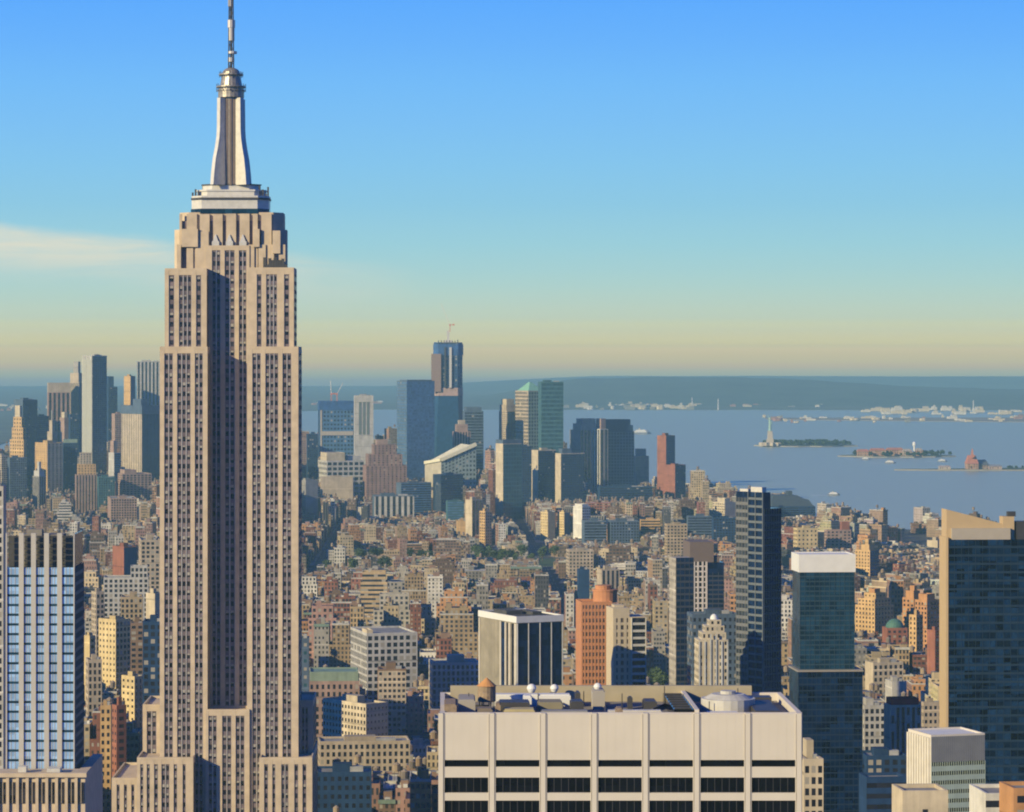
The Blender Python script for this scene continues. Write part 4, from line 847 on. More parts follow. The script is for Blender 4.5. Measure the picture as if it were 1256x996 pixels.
# ------------------------------------------------------------------ downtown, sunny end
T('stepped_tan_tower', 'tan tower tapering in steps to a narrow top', 'stepped tan skyscraper', 12, 29, 33, 540, 600, 5900, 'gold', (.35, .5, 0), 'none', rot=50, bay=7, flr=7, tiers=[(.0, 1, .05, .85, 525, 'gold', (.35, .5, 0)), (.0, .95, .15, .75, 512, 'gold', (.35, .5, 0)), (.1, .85, .3, .65, 498, 'cream', 'none')])
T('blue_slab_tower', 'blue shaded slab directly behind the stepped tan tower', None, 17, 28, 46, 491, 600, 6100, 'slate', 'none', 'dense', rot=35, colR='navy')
T('blue_slab_tower', 'squat blue grey tower near the stepped tan one', None, 40, 47, 60, 511, 560, 6150, 'slate', 'dense', 'dense', rot=35)
T('striped_pink_tower', 'pink stone tower with brown vertical stripes and cream cap', 'striped pink tower', 56, 59, 86, 482, 560, 6200, 'pink', 'none', (.5, 1, 0), rot=10, depth=40, bay=9, tiers=[(0, 1, 0, 1, 470, 'buff', 'none')])
T('pointed_grey_tower', 'grey tower rising to a sharp point between two taller neighbours', None, 84, 97, 104, 470, 560, 6250, 'buff', 'vert', 'none', rot=40, colR='slate', tiers=[(.1, .9, .1, .9, 458, 'buff', 'none'), (.3, .7, .25, .7, 444, 'grey', 'none')])
t_, poly, z1 = T('rippled_silver_tower', 'tall pale rippled tower, bright on one side, shaded blue on the other', 'pale rippled tower', 101, 113, 131, 437, 580, 5750, 'lgrey', (.12, 1, 0), (.5, .6, .1), rot=40, bay=4, flr=4, colR='slate')
part(t_, 'rippled_skin', plain('ripple_steel', (.56, .55, .46), .5, .1), lambda mb: [facebox(poly[3], poly[0], k / 7, k / 7 + .10, 20, z1 - .5 - (k % 3) * 3, .05, .7, mb) for k in range(7)])
T('slanted_blue_tower', 'dark blue tower with chamfered shoulder behind the rippled tower', None, 129, 133, 144, 475, 540, 6400, 'navy', 'none', 'strip', rot=15, tiers=[(0, .6, 0, 1, 462, 'navy', 'none')])
T('narrow_gold_tower', 'narrow tower with one side coloured gold for sun, next to the striped white one', None, 152, 160, 166, 462, 520, 6300, 'gold', 'none', 'none', rot=45, colR='slate')  # gold and slate put sun and shade into the two sides
T('striped_white_tower', 'pale tower of thin vertical stripes rising against the sky', 'pale pinstriped tower', 166, 168, 200, 444, 520, 6500, 'lgrey', 'none', (.5, 1, 0), rot=5, depth=40, bay=8)
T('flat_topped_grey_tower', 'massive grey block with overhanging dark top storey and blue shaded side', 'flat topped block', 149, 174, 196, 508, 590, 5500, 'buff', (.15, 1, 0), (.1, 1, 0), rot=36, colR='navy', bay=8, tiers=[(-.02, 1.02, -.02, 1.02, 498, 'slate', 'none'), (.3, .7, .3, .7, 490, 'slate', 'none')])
T('spired_stone_tower', 'small stone tower with a slim pointed spire', None, 58, 64, 70, 530, 560, 6000, 'buff', 'none', 'none', rot=40, tiers=[(.2, .8, .2, .8, 516, 'buff', 'none'), (.4, .6, .4, .6, 504, 'grey', 'none')])
T('cupola_stone_tower', 'pink stone tower with pale cupola between the spire and rippled tower', None, 73, 79, 85, 513, 560, 5950, 'pink', 'none', 'none', rot=30, tiers=[(.2, .8, .2, .8, 506, 'cream', 'none')])
T('blue_slab_tower', 'deep blue block behind the cream wing, under the striped pink tower', None, 84, 86, 97, 509, 560, 5900, 'navy', 'none', 'dense', rot=12)
T('cream_wing_building', 'broad cream classical block, one wing coloured gold as sunlit', 'cream classical block', 43, 58, 77, 544, 605, 5450, 'gold', (.2, .6, 0), (.3, .7, 0), rot=34, colR='buff', bay=8)  # gold puts the sunlight on the left wing into its colour
T('blue_copper_building', 'deep blue shaded block with a pale green roof edge', None, 77, 78, 95, 544, 605, 5500, 'navy', 'none', 'dense', rot=8, roofcol=(.3, .45, .35), tiers=[(0, 1, 0, .5, 540, 'green', 'none')])
T('brown_ribbed_building', 'brown ribbed block stepping down under the rippled tower', 'ribbed brown block', 92, 93, 119, 583, 632, 5100, 'pink', 'none', (.4, 1, 0), rot=10, bay=5, tiers=[(.1, .95, .1, .9, 570, 'gold', (.3, .5, 0)), (.2, .75, .1, .8, 556, 'buff', (.3, .6, 0))])
T('white_blue_building', 'small stepped pale building in front of the flat topped grey block', None, 133, 140, 148, 556, 590, 5350, 'lgrey', 'none', 'strip', rot=35, colR='blue', tiers=[(.1, .6, .2, .8, 541, 'pink', 'none')])
T('pink_brick_block', 'pinkish block peeping between the slanted blue tower and grey block', None, 137, 141, 152, 508, 545, 5900, 'pink', 'none', 'punched', rot=20)
T('teal_shaded_building', 'teal shaded block beside the ribbed brown block', None, 119, 121, 141, 586, 620, 5050, 'teal', 'none', 'dense', rot=10)
T('red_terraced_building', 'wide reddish terraced block below the flat topped grey block', None, 142, 150, 186, 582, 612, 5100, 'pink', 'punched', 'dense', rot=18, bay=6, tiers=[(.1, .5, .1, .9, 577, 'pink', 'none')])
T('obelisk_tower', 'slim grey tower with a pointed roof like an obelisk', None, 40, 48, 56, 585, 625, 5000, 'grey', 'vert', 'vert', rot=40, tiers=[(.1, .9, .1, .9, 578, 'lgrey', 'none'), (.35, .65, .35, .65, 567, 'lgrey', 'none')])
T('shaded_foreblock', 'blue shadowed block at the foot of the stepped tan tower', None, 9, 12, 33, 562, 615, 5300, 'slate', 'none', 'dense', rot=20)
T('tan_edge_building', 'tan building at the picture edge below the downtown towers', None, -8, 2, 12, 560, 610, 5400, 'buff', 'punched', 'dense', rot=30)
T('wide_tan_building', 'wide mauve brick block beneath the red terraced one', None, 132, 136, 168, 612, 640, 4750, 'pink', 'none', 'dense', rot=10)

# downtown centre
t_, poly, z1 = T('construction_tower', 'unfinished tower wrapped in blue netting with two cranes', 'netted unfinished tower', 389, 392, 434, 503, 560, 5900, 'navy', 'none', (.5, .45, .9), rot=6, depth=45, bay=7, flr=8, colR='blue', top=None)
part(t_, 'blue_netting', STEELB, lambda mb: mb.prism(inset(poly, -.8), z1 + .2, HZ(492, 5900), bottom=True))
part(t_, 'floor_band', plain('bare_concrete', (.45, .40, .34), .9), lambda mb: (facebox(poly[0], poly[1], .02, .98, HZ(534, 5900), HZ(529, 5900), .1, 1.2, mb)))
part(t_, 'corner_column', plain('bare_concrete2', (.45, .40, .34), .9), lambda mb: (facebox(poly[0], poly[1], .02, .07, 20, z1, .1, 1.0, mb)))
CRA = plain('crane_white', (.75, .68, .60), .6); CRR = plain('crane_red', (.6, .2, .15), .6)
def crane(px, Y, pybase, jib, label, lean):
    """luffing crane: mast, cab, lattice jib, counterweight"""
    X_, z_ = WX(px, Y), HZ(pybase, Y); t2 = thing('tower_crane', label, 'crane', (X_, Y + 15, z_), 'cranes on the unfinished towers'); reg(px - 3, px + 3, pybase - 35, pybase, Y, [(0, 0)] * 3)
    Yc_ = Y + 15; zt_ = z_ + 14
    def fn(mb):
        for a, b_ in ((-1, -1), (1, -1), (1, 1), (-1, 1)): mb.beam((X_ + a, Yc_ + b_, z_), (X_ + a, Yc_ + b_, zt_), .5)
        for k in range(6): mb.beam((X_ - 1, Yc_ - 1, z_ + k * 2.2), (X_ + 1, Yc_ - 1, z_ + k * 2.2 + 2.2), .35); mb.beam((X_ - 1, Yc_ + 1, z_ + k * 2.2), (X_ + 1, Yc_ + 1, z_ + k * 2.2 + 2.2), .35)
    mb = MB(); fn(mb); mb.build('mast', CRR, t2)
    mb = MB(); ex, ez = X_ + jib * lean, zt_ + jib; n_ = 9
    for o_ in (-.7, .7): mb.beam((X_, Yc_ + o_, zt_), (ex, Yc_ + o_ * .3, ez), .8)
    for k in range(n_):
        p = (X_ + (ex - X_) * k / n_, Yc_ - .7, zt_ + (ez - zt_) * k / n_); q = (X_ + (ex - X_) * (k + 1) / n_, Yc_ + .7, zt_ + (ez - zt_) * (k + 1) / n_); mb.beam(p, q, .35)
    mb.build('jib', CRA, t2)
    mb = MB(); mb.box(X_ - 7 * (1 if lean > 0 else -1) - 2, X_ - 7 * (1 if lean > 0 else -1) + 2, Yc_ - 1.5, Yc_ + 1.5, zt_ - 1, zt_ + 2, bottom=True); mb.beam((X_, Yc_, zt_), (X_ - 7 * (1 if lean > 0 else -1), Yc_, zt_), 1); mb.box(X_ - 1.5, X_ + 1.5, Yc_ - 2, Yc_ + 1.5, zt_ - 2, zt_ + 1.5, bottom=True); mb.build('counterweight', CRR, t2)
crane(406, 5900, 492, 26, 'near upright white crane on the blue netted unfinished tower', -.06)
crane(413, 5900, 492, 22, 'white crane leaning sideways on the blue netted unfinished tower', .55)
T('white_framed_tower', 'white framed tower with three dark vertical window stripes', 'white framed striped tower', 433, 435, 458, 486, 560, 5450, 'lgrey', 'none', (.55, .0, 0), rot=4, depth=34)
t_ = COL.objects['white_framed_tower']; poly = foot3(433, 435, 458, 5450, 4, 34)
for k in range(3): part(t_, 'window_stripe', plain('green_grey_glass', (.16, .19, .18), .4), lambda mb: facebox(poly[0], poly[1], .22 + k * .21, .36 + k * .21, HZ(533, 5450), HZ(493, 5450), .05, .5, mb))
T('glass_slab_tower', 'smooth blue grey glass slab with a paler side', 'smooth blue glass slab', 487, 499, 533, 468, 590, 5800, 'slate', (.95, .55, .1), (1, .6, 0), rot=28, gl='b', bay=3, flr=6, colR='blue', tiers=[(.06, .94, .1, .9, 466.5, 'slate', 'none')])
# the supertall under construction
Y = 5950.0
t_ = thing('unfinished_supertall', 'tallest unfinished tower of faceted blue glass, netting and open floors on top', 'skyscraper', (WX(549, Y), Y + 25, 0)); reg(528, 570, 415, 590, Y, [(WX(528, Y), Y - 2), (WX(570, Y), Y - 2), (WX(570, Y), Y + 62), (WX(528, Y), Y + 62)], 'unfinished supertall')
xa, xb = WX(532, Y), WX(567.5, Y); S_ = xb - xa; cx_, cyy = (xa + xb) / 2, Y + S_ / 2
sq = [(xa, Y), (xb, Y), (xb, Y + S_), (xa, Y + S_)]
h2 = HZ(483, Y)
c8 = []
for i in range(4):
    p, q = sq[i], sq[(i + 1) % 4]; c8 += [lerp(p, q, .02), lerp(p, q, .98)]
t8 = []
for i in range(4):
    p, q = sq[i], sq[(i + 1) % 4]; t8 += [lerp(p, q, .17), lerp(p, q, .83)]
part(t_, 'lower_glass', glassmat('facet_blue_glass', (.02, .07, .16), .3, .5, cell=5, var=.15), lambda mb: mb.prism(c8, 0, h2, poly2=t8))
part(t_, 'steel_belt', plain('pink_steel', (.42, .30, .27), .8, var=.3, scale=.1), lambda mb: mb.prism(scl(t8, 1.02), h2 - 4, h2 + 12, bottom=True))
part(t_, 'open_floors', FAC, lambda mb: mb.prism(scl(t8, .99), h2 + 12.02, HZ(420, Y), col=(.05, .10, .20), win=[(.5, .6, .25)] * 8, gl=(.02, .05, .12), bay=6, flr=6))
part(t_, 'blue_netting', STEELB, lambda mb: mb.prism(scl(t8, 1.04), HZ(436, Y), HZ(422, Y), bottom=True))
for a, b_, c_ in ((529, 541, plain('brown_hoist', (.28, .20, .17), .8)), (551, 554, ALU), (545, 547, ALUD)): part(t_, 'hoist', c_, lambda mb: mb.box(WX(a, Y), WX(b_, Y), Y - 4, Y - .5, h2 + 4 if a == 529 else h2 + 12, HZ(434 if a == 529 else 426, Y), bottom=True))
part(t_, 'column_stubs', ALUD, lambda mb: [mb.box(p[0] - .9, p[0] + .9, p[1] - .9, p[1] + .9, HZ(422, Y), HZ(418, Y) + rnd.uniform(0, 2)) for p in [lerp(t8[0], t8[1], k / 7) for k in range(8)]])
part(t_, 'core_mast', ALU, lambda mb: (mb.box(cx_ - 2.5, cx_ + 2.5, cyy - 2, cyy + 2, HZ(421, Y), HZ(405, Y)), mb.box(cx_ - 8, cx_ + 8, cyy - 4, cyy + 4, HZ(421, Y), HZ(417, Y))))
crane(552, 5960, 407, 42, 'thin white crane standing on the tallest unfinished tower', -.42)
T('rounded_blue_tower', 'blue grey tower with rounded shoulders just behind the supertall', None, 567, 570, 593, 505, 580, 6150, 'slate', 'none', 'strip', rot=6, bay=5, flr=6, colR='slate', tiers=[(.08, .9, 0, 1, 500, 'slate', 'none')])
T('stepped_pink_tower', 'small pinkish stepped tower crowned by a rounded top', None, 555, 557, 577, 530, 570, 5600, 'pink', 'none', 'vert', rot=8, bay=5, tiers=[(.15, .85, .1, .9, 521, 'pink', 'none'), (.3, .7, .2, .8, 516, 'buff', 'none')])
Y = 5300.0
t_ = thing('wedge_roof_building', 'pale building with a bright diagonal roof edge rising to one side', 'building', (WX(550, Y), Y + 20, 0)); reg(520, 585, 543, 600, Y, [(WX(520, Y), Y), (WX(585, Y), Y), (WX(585, Y), Y + 60), (WX(520, Y), Y + 60)], 'diagonal roofed building')
def fn(mb):
    P = [(WX(521, Y), Y + 25), (WX(541, Y), Y), (WX(584, Y), Y + 12), (WX(566, Y), Y + 45)]; Z = [HZ(569, Y), HZ(566, Y), HZ(547, Y), HZ(545, Y)]
    for i in range(4): j = (i + 1) % 4; mb.quad([(*P[i], 0), (*P[j], 0), (*P[j], Z[j]), (*P[i], Z[i])], col=(.50, .45, .36) if i != 1 else (.24, .30, .32), win=(.5, .5, .1) if i == 1 else (0, 0, 0), uv=((0, 0), (10, 0), (10, 14), (0, 14)))
    mb.quad([(*P[i], Z[i]) for i in range(4)], col=(.7, .65, .5))
part(t_, 'wall', FAC, fn)
part(t_, 'diagonal_cornice', plain('pale_cornice', (.75, .70, .52), .8), lambda mb: (mb.beam((WX(541, Y), Y - 1, HZ(564, Y)), (WX(584, Y), Y + 11, HZ(545, Y)), 6), mb.beam((WX(521, Y), Y + 25, HZ(568, Y)), (WX(541, Y), Y - 1, HZ(564, Y)), 5)))
T('shaded_blue_block', 'dark blue block with one white column edge, below the diagonal roof', None, 531, 541, 568, 583, 635, 5000, 'navy', 'vert', 'dense', rot=30)
COLS['dkp'] = (.28, .18, .155)
T('pink_stepped_block', 'large stepped pinkish brown block, broad at the base', 'stepped pinkish block', 446, 449, 499, 572, 615, 5150, 'dkp', 'none', (.3, .5, .1), rot=8, depth=50, bay=7, tiers=[(.06, .9, .1, .9, 558, 'dkp', (.3, .5, .1)), (.2, .75, .15, .8, 546, 'dkp', (.3, .5, .1)), (.28, .55, .2, .6, 540, 'pink', 'none')])
T('pale_box_building', 'pale boxy office with a lit uneven roofline', 'pale boxy office', 390, 401, 447, 566, 592, 5350, 'lgrey', 'punched', (.7, .6, .2), rot=16, bay=10, flr=9, tiers=[(.02, .5, .1, .8, 556, 'cream', 'none'), (.6, .95, .2, .8, 560, 'lgrey', 'none')])
T('blank_grey_block', 'blank grey tan slab below the pale boxy office', None, 392, 394, 433, 586, 610, 5150, 'buff', 'none', 'none', rot=5, depth=30)
T('ribbed_grey_building', 'dark grey ribbed block, wide and flat', 'wide ribbed grey block', 457, 459, 508, 609, 642, 4850, 'slate', 'none', (.5, 1, 0), rot=5, depth=45, bay=9, colR='lgrey')
T('blue_shaded_block', 'big blue shaded block with one sunny edge behind the ribbed grey block', None, 486, 492, 529, 593, 645, 5000, 'slate', 'none', 'strip', rot=22, colR='blue')
T('mauve_slab', 'mauve grey slab close beside the limestone tower', None, 366, 375, 390, 590, 642, 4900, 'grey', (.2, 1, 0), 'none', rot=30)
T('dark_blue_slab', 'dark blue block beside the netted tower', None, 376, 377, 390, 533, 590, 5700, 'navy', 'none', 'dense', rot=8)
T('pink_edge_block', 'small pink block touching the limestone tower skyline', None, 368, 370, 378, 540, 590, 5800, 'pink', 'none', 'punched', rot=8)
T('pale_blue_stub', 'pale blue stub building below the diagonal roofed one', None, 547, 549, 569, 615, 645, 4750, 'teal', 'none', 'strip', rot=10, gl='b')
T('paired_cream_tower', 'cream pink paired tower lit on one side', 'paired cream tower', 571, 579, 592, 614, 660, 4300, 'cream', 'none', 'vert', rot=35, colR='pink', bay=6)
T('paired_cream_tower', 'shorter tan tower stepping down behind the paired cream tower', None, 588, 595, 603, 628, 672, 4100, 'gold', 'punched', 'punched', rot=35, colR='pink')
T('gold_front_block', 'low square gold lit block before the dark blue mass', None, 560, 561, 574, 640, 658, 4350, 'gold', 'none', 'none', rot=4, depth=20)

# downtown, river end
T('cream_stepped_tower', 'cream topped tower stepping down on its lit side', None, 612, 622, 648, 505, 560, 6000, 'buff', 'punched', 'dense', rot=28, colR='navy', bay=7, tiers=[(.0, .6, .1, .9, 497, 'buff', 'none'), (.05, .4, .2, .8, 490, 'cream', 'none')])
t_, poly, z1 = T('pyramid_roof_tower', 'grey tower with a green pyramid roof', 'green pyramid tower', 632, 648, 668, 480, 560, 5950, 'buff', 'dense', (.5, .6, .1), rot=28, bay=6, flr=7, colR='green', top=None)
part(t_, 'pyramid_roof', plain('verdigris', (.22, .46, .34), .7), lambda mb: mb.prism(sub(poly, .05, .95, .05, .95), z1 + .2, HZ(469, 5950), poly2=sub(poly, .44, .56, .44, .56)))
T('teal_banded_tower', 'sheer teal glass slab with faint floor lines', 'sheer teal glass slab', 662, 664, 691, 469, 560, 5700, 'teal', 'none', (1, .6, 0), rot=7, depth=40, gl='t', bay=4, flr=8)
T('teal_front_tower', 'teal fronted tower with a sunlit cream flank', 'teal fronted tower', 608, 617, 640, 545, 640, 4900, 'cream', 'none', (.8, .7, 0), rot=28, colR='teal', gl='t', bay=5, flr=7, tiers=[(0, 1, 0, 1, 540, 'slate', 'none')])
T('navy_backing_tower', 'navy block half hidden by the teal fronted tower', None, 636, 638, 652, 548, 620, 5000, 'navy', 'none', 'dense', rot=8)
T('navy_twin_slab', 'navy twin slab with its sunlit edge coloured cream, nearer the teal tower', 'navy twin slabs', 652, 660, 682, 553, 615, 5300, 'cream', 'none', 'dense', rot=26, colR='navy', group='twin navy slabs')  # cream stands for sun on the left face, navy for shade
T('navy_twin_slab', 'navy twin slab with its sunlit edge coloured cream, taller roof clutter, nearer the river', None, 681, 688, 717, 557, 618, 5250, 'cream', 'none', 'dense', rot=24, colR='navy', group='twin navy slabs', tiers=[(.1, .5, .2, .8, 551, 'slate', 'none')])  # same split: sunlit face coloured cream, shaded face navy
T('shoulder_tower', 'mauve grey tower with sloped shoulder beside the two-tone tower', None, 699, 712, 733, 528, 590, 6050, 'grey', 'none', 'vert', rot=28, bay=8, colR='pink', tiers=[(.05, .95, .05, .8, 520, 'grey', 'none'), (.12, .95, .1, .6, 514, 'grey', 'none')])
T('white_column_tower', 'white columned tower with a small pink peak', 'white columned tower', 726, 736, 746, 527, 605, 5750, 'white', (.5, 1, 0), 'vert', rot=30, bay=10, colR='buff', tiers=[(.3, .9, .2, .8, 514, 'pink', 'none')])
T('broad_navy_tower', 'broad navy tower with chamfered shoulders and faint grid', 'broad navy tower', 738, 742, 778, 530, 600, 5800, 'navy', 'none', (.6, .6, 0), rot=8, depth=40, gl='n', bay=6, flr=6, colR='slate', tiers=[(.0, .96, .0, .9, 522, 'navy', 'none'), (.02, .88, .05, .8, 515, 'navy', 'none')])
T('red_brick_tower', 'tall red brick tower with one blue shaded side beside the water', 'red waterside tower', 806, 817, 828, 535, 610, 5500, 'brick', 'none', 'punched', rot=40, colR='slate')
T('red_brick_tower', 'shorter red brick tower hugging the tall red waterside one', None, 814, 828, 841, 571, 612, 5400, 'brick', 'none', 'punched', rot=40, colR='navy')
T('domed_pink_pavilion', 'low pink building with a dark domed roof by the water', None, 777, 780, 796, 560, 595, 6300, 'pink', 'none', 'none', rot=10, tiers=[(.1, .8, .1, .9, 551, 'slate', 'none')])
T('dark_shed', 'long dark low block in front of the broad navy tower', None, 733, 736, 800, 598, 615, 5250, 'navy', 'none', 'strip', rot=8)
# village and river side blocks
T('yellow_tower', 'yellow brick apartment tower, sunlit', 'yellow brick tower', 663, 672, 681, 629, 665, 4300, 'yellow', (.3, .4, 0), 'none', rot=35)
T('yellow_tower', 'second yellow brick tower, narrower, facing the white one', None, 684, 692, 699, 629, 658, 4350, 'yellow', (.3, .4, 0), 'none', rot=35, colR='slate')
T('white_apartment_tower', 'stepped white apartment tower before the navy slabs', 'stepped white tower', 703, 714, 724, 622, 672, 4250, 'white', 'none', (.6, .5, .2), rot=35, tiers=[(.1, .9, .1, .9, 619, 'white', 'none')])
T('navy_long_block', 'long flat navy block between the white tower and navy twin block', None, 715, 717, 744, 640, 668, 4150, 'slate', 'none', 'strip', rot=5, depth=30)
T('navy_long_block', 'wider navy block next to the tan box building', None, 747, 749, 784, 640, 670, 4150, 'slate', 'none', 'dense', rot=5, depth=30)
T('tan_box_building', 'tan box building with lit front by the navy blocks', None, 784, 786, 810, 638, 655, 4350, 'gold', 'none', 'strip', rot=4, depth=22)
T('tan_grey_slab', 'broad tan slab of plain brick with grid windows', 'broad tan brick slab', 696, 698, 728, 676, 722, 3500, 'buff', 'punched', 'punched', rot=6, depth=24)
T('navy_pillar', 'narrow dark navy pillar building before the tan slab', None, 709, 710, 723, 700, 742, 3100, 'navy', 'none', 'none', rot=4, depth=16)
T('tan_round_building', 'ribbed beige building standing past the orange tower', None, 732, 738, 760, 700, 725, 3200, 'buff', 'none', 'vert', rot=15, bay=5)
T('cream_river_tower', 'cream building with uneven top near the tall banded tower', None, 874, 889, 904, 617, 640, 4700, 'cream', 'punched', 'none', rot=35, tiers=[(.2, .6, .2, .8, 612, 'cream', 'none')])
T('tan_river_block', 'plain tan square block with window grid', None, 815, 818, 843, 644, 682, 3700, 'tan', 'punched', 'punched', rot=8)
T('slate_river_block', 'dark slate block with flat roof behind the lattice tower', None, 842, 844, 873, 634, 662, 4300, 'slate', 'none', 'strip', rot=5)
T('slate_river_block', 'dark slate block right beside the tall banded tower', None, 873, 875, 904, 636, 664, 4200, 'navy', 'none', 'dense', rot=5)
t_, poly, z1 = T('dome_ended_pier_building', 'dark shaded pier building with a rounded end on the water', 'dark rounded pier building', 944, 947, 1000, 622, 645, 4860, 'navy', 'none', 'strip', rot=5, depth=60, top=None)
part(t_, 'rounded_roof', plain('slate_roof', (.05, .07, .10), .7), lambda mb: (mb.prism(sub(poly, 0, .98, 0, 1), z1 + .1, HZ(613, 4860), poly2=sub(poly, .02, .85, .05, .95)), mb.prism(sub(poly, .02, .8, .05, .95), HZ(613, 4860), HZ(608, 4860), poly2=sub(poly, .05, .6, .1, .9)), mb.prism(sub(poly, .42, .52, .3, .6), HZ(608, 4860), HZ(603, 4860))))
T('cream_cube_building', 'cream cube with small windows behind the white capped tower', 'cream cube block', 973, 978, 1003, 649, 682, 4000, 'yellow', 'punched', (.35, .4, 0), rot=10, bay=6, flr=6)
T('rose_turret_building', 'rose coloured block with a dark square turret', 'rose turret block', 1011, 1014, 1044, 651, 682, 4050, 'pink', 'punched', 'punched', rot=8, bay=6, tiers=[(.62, .95, .1, .8, 641, 'brick', 'none')])
T('tan_wedge_tower', 'tan stepped wedge tower with a dark shaded flank', 'tan wedge tower', 1049, 1067, 1078, 676, 705, 3400, 'gold', (.35, .5, 0), 'punched', rot=45, colR='slate', tiers=[(.0, .6, .05, .6, 669, 'gold', 'none'), (.0, .4, .1, .35, 662, 'gold', 'none')])
T('bright_white_block', 'brilliant white low block near the river', 'brilliant white block', 1080, 1103, 1110, 667, 683, 4150, 'white', 'none', 'none', rot=55)
T('navy_river_block', 'navy shaded wide block beside the brilliant white one', None, 1110, 1111, 1138, 671, 690, 4050, 'slate', 'none', 'strip', rot=4)
T('cream_river_block', 'cream block half behind the sloped crown tower', None, 1137, 1150, 1158, 664, 682, 4150, 'cream', 'none', 'none', rot=50)
T('gold_terraced_tower', 'golden stepped apartment block glowing in sun', 'golden stepped block', 1049, 1073, 1096, 745, 775, 2700, 'gold', (.4, .5, 0), (.4, .5, 0), rot=40, tiers=[(.05, .9, .05, .9, 736, 'gold', (.4, .5, 0)), (.15, .7, .1, .7, 729, 'gold', (.3, .4, 0)), (.2, .5, .2, .5, 724, 'orange', 'none')])
T('orange_stepped_tower', 'orange brick stepped tower behind the golden one', None, 1107, 1121, 1132, 735, 772, 2750, 'orange', 'punched', 'punched', rot=40, tiers=[(.1, .8, .1, .8, 726, 'orange', 'none'), (.3, .6, .2, .6, 720, 'orange', 'none')])
T('orange_stepped_tower', 'orange brick stepped tower leaning against the sloped crown tower', None, 1122, 1137, 1153, 738, 785, 2650, 'orange', 'punched', 'punched', rot=40, tiers=[(.1, .7, .1, .8, 730, 'orange', 'none')])
T('gold_slab_tower', 'narrow gold slab wedged before the orange stepped towers', None, 1115, 1124, 1132, 756, 800, 2500, 'gold', (.4, .5, 0), 'punched', rot=40)
T('red_brick_slab', 'deep red brick slab touching the sloped crown tower', 'deep red brick slab', 1137, 1147, 1158, 775, 828, 2300, 'brick', 'none', 'punched', rot=35)
t_, poly, z1 = T('copper_dome_building', 'small building capped by a dark green copper dome', 'green domed building', 1085, 1088, 1113, 772, 790, 2600, 'brick', 'none', 'punched', rot=5, depth=18, top=None)
c_ = sub(poly, .5, .5, .5, .5)[0]; part(t_, 'copper_dome', COPPER, lambda mb: mb.dome(c_[0], c_[1], 8.2, z1 + .1, 8.5, 20))
T('cream_pilaster_building', 'cream loft with grid windows, brightly lit end wall', 'bright ended cream loft', 1061, 1071, 1108, 815, 850, 2150, 'cream', 'none', (.5, .6, .1), rot=16, bay=4, flr=4.6)
T('white_box_block', 'plain grey white windowless box among small roofs', None, 1092, 1094, 1112, 838, 860, 2000, 'lgrey', 'none', 'none', rot=6, depth=18)
T('tan_flat_block', 'tan flat fronted block by the edge of the sloped crown tower', None, 1130, 1133, 1156, 864, 910, 1750, 'buff', 'punched', (.5, .5, .1), rot=8, bay=3)

# ------------------------------------------------------------------ harbour things
SY_ = LIBY + 40; sx0 = WX(944.5, SY_)
t_ = thing('harbour_statue', 'pale green robed statue with raised torch on a tall stone pedestal', 'statue', (sx0, SY_, 2))
GRN = plain('verdigris_statue', (.32, .48, .40), .7); PED = plain('pedestal_stone', (.52, .44, .34), .85)
part(t_, 'star_fort', PED, lambda mb: mb.prism([(sx0 + (34 if i % 2 else 24) * cos(i * pi / 11), SY_ + (34 if i % 2 else 24) * sin(i * pi / 11)) for i in range(22)], 2, 12))
part(t_, 'pedestal', PED, lambda mb: (mb.box(sx0 - 10, sx0 + 10, SY_ - 10, SY_ + 10, 12, 22), mb.prism([(sx0 - 8, SY_ - 8), (sx0 + 8, SY_ - 8), (sx0 + 8, SY_ + 8), (sx0 - 8, SY_ + 8)], 22, 44, poly2=[(sx0 - 6.5, SY_ - 6.5), (sx0 + 6.5, SY_ - 6.5), (sx0 + 6.5, SY_ + 6.5), (sx0 - 6.5, SY_ + 6.5)]), mb.box(sx0 - 7.2, sx0 + 7.2, SY_ - 7.2, SY_ + 7.2, 44.01, 47)))
def fn(mb):
    prof = [(47, 5.2), (55, 4.6), (64, 4.1), (70, 3.6), (75, 4.0), (79, 3.6), (81, 1.5), (83, 1.6), (86, 2.0), (88.5, 1.3)]
    for (za_, ra), (zb__, rb) in zip(prof, prof[1:]): mb.cyl(sx0, SY_, ra, za_, zb__, 14, r2=rb)
    for k in range(7): a = pi * k / 6; mb.beam((sx0 + 1.3 * cos(a), SY_, 87 + 1.0 * sin(a)), (sx0 + 3.4 * cos(a), SY_, 87 + 3.2 * sin(a)), .35)
    mb.beam((sx0 - 3.2, SY_, 77.5), (sx0 - 5.0, SY_, 91), 1.9); mb.cyl(sx0 - 5.1, SY_, .8, 91, 93, 8, r2=1.5); mb.dome(sx0 - 5.1, SY_, 1.2, 93, 3, 8)
    mb.beam((sx0 + 3.2, SY_, 77), (sx0 + 5.0, SY_ - 1, 69), 1.8); mb.beam((sx0 + 5.0, SY_ - 1, 69), (sx0 + 3.8, SY_ - 3.5, 73), 1.5); mb.box(sx0 + 2.6, sx0 + 4.6, SY_ - 4.2, SY_ - 3.4, 68, 76, bottom=True)
part(t_, 'figure', GRN, fn)
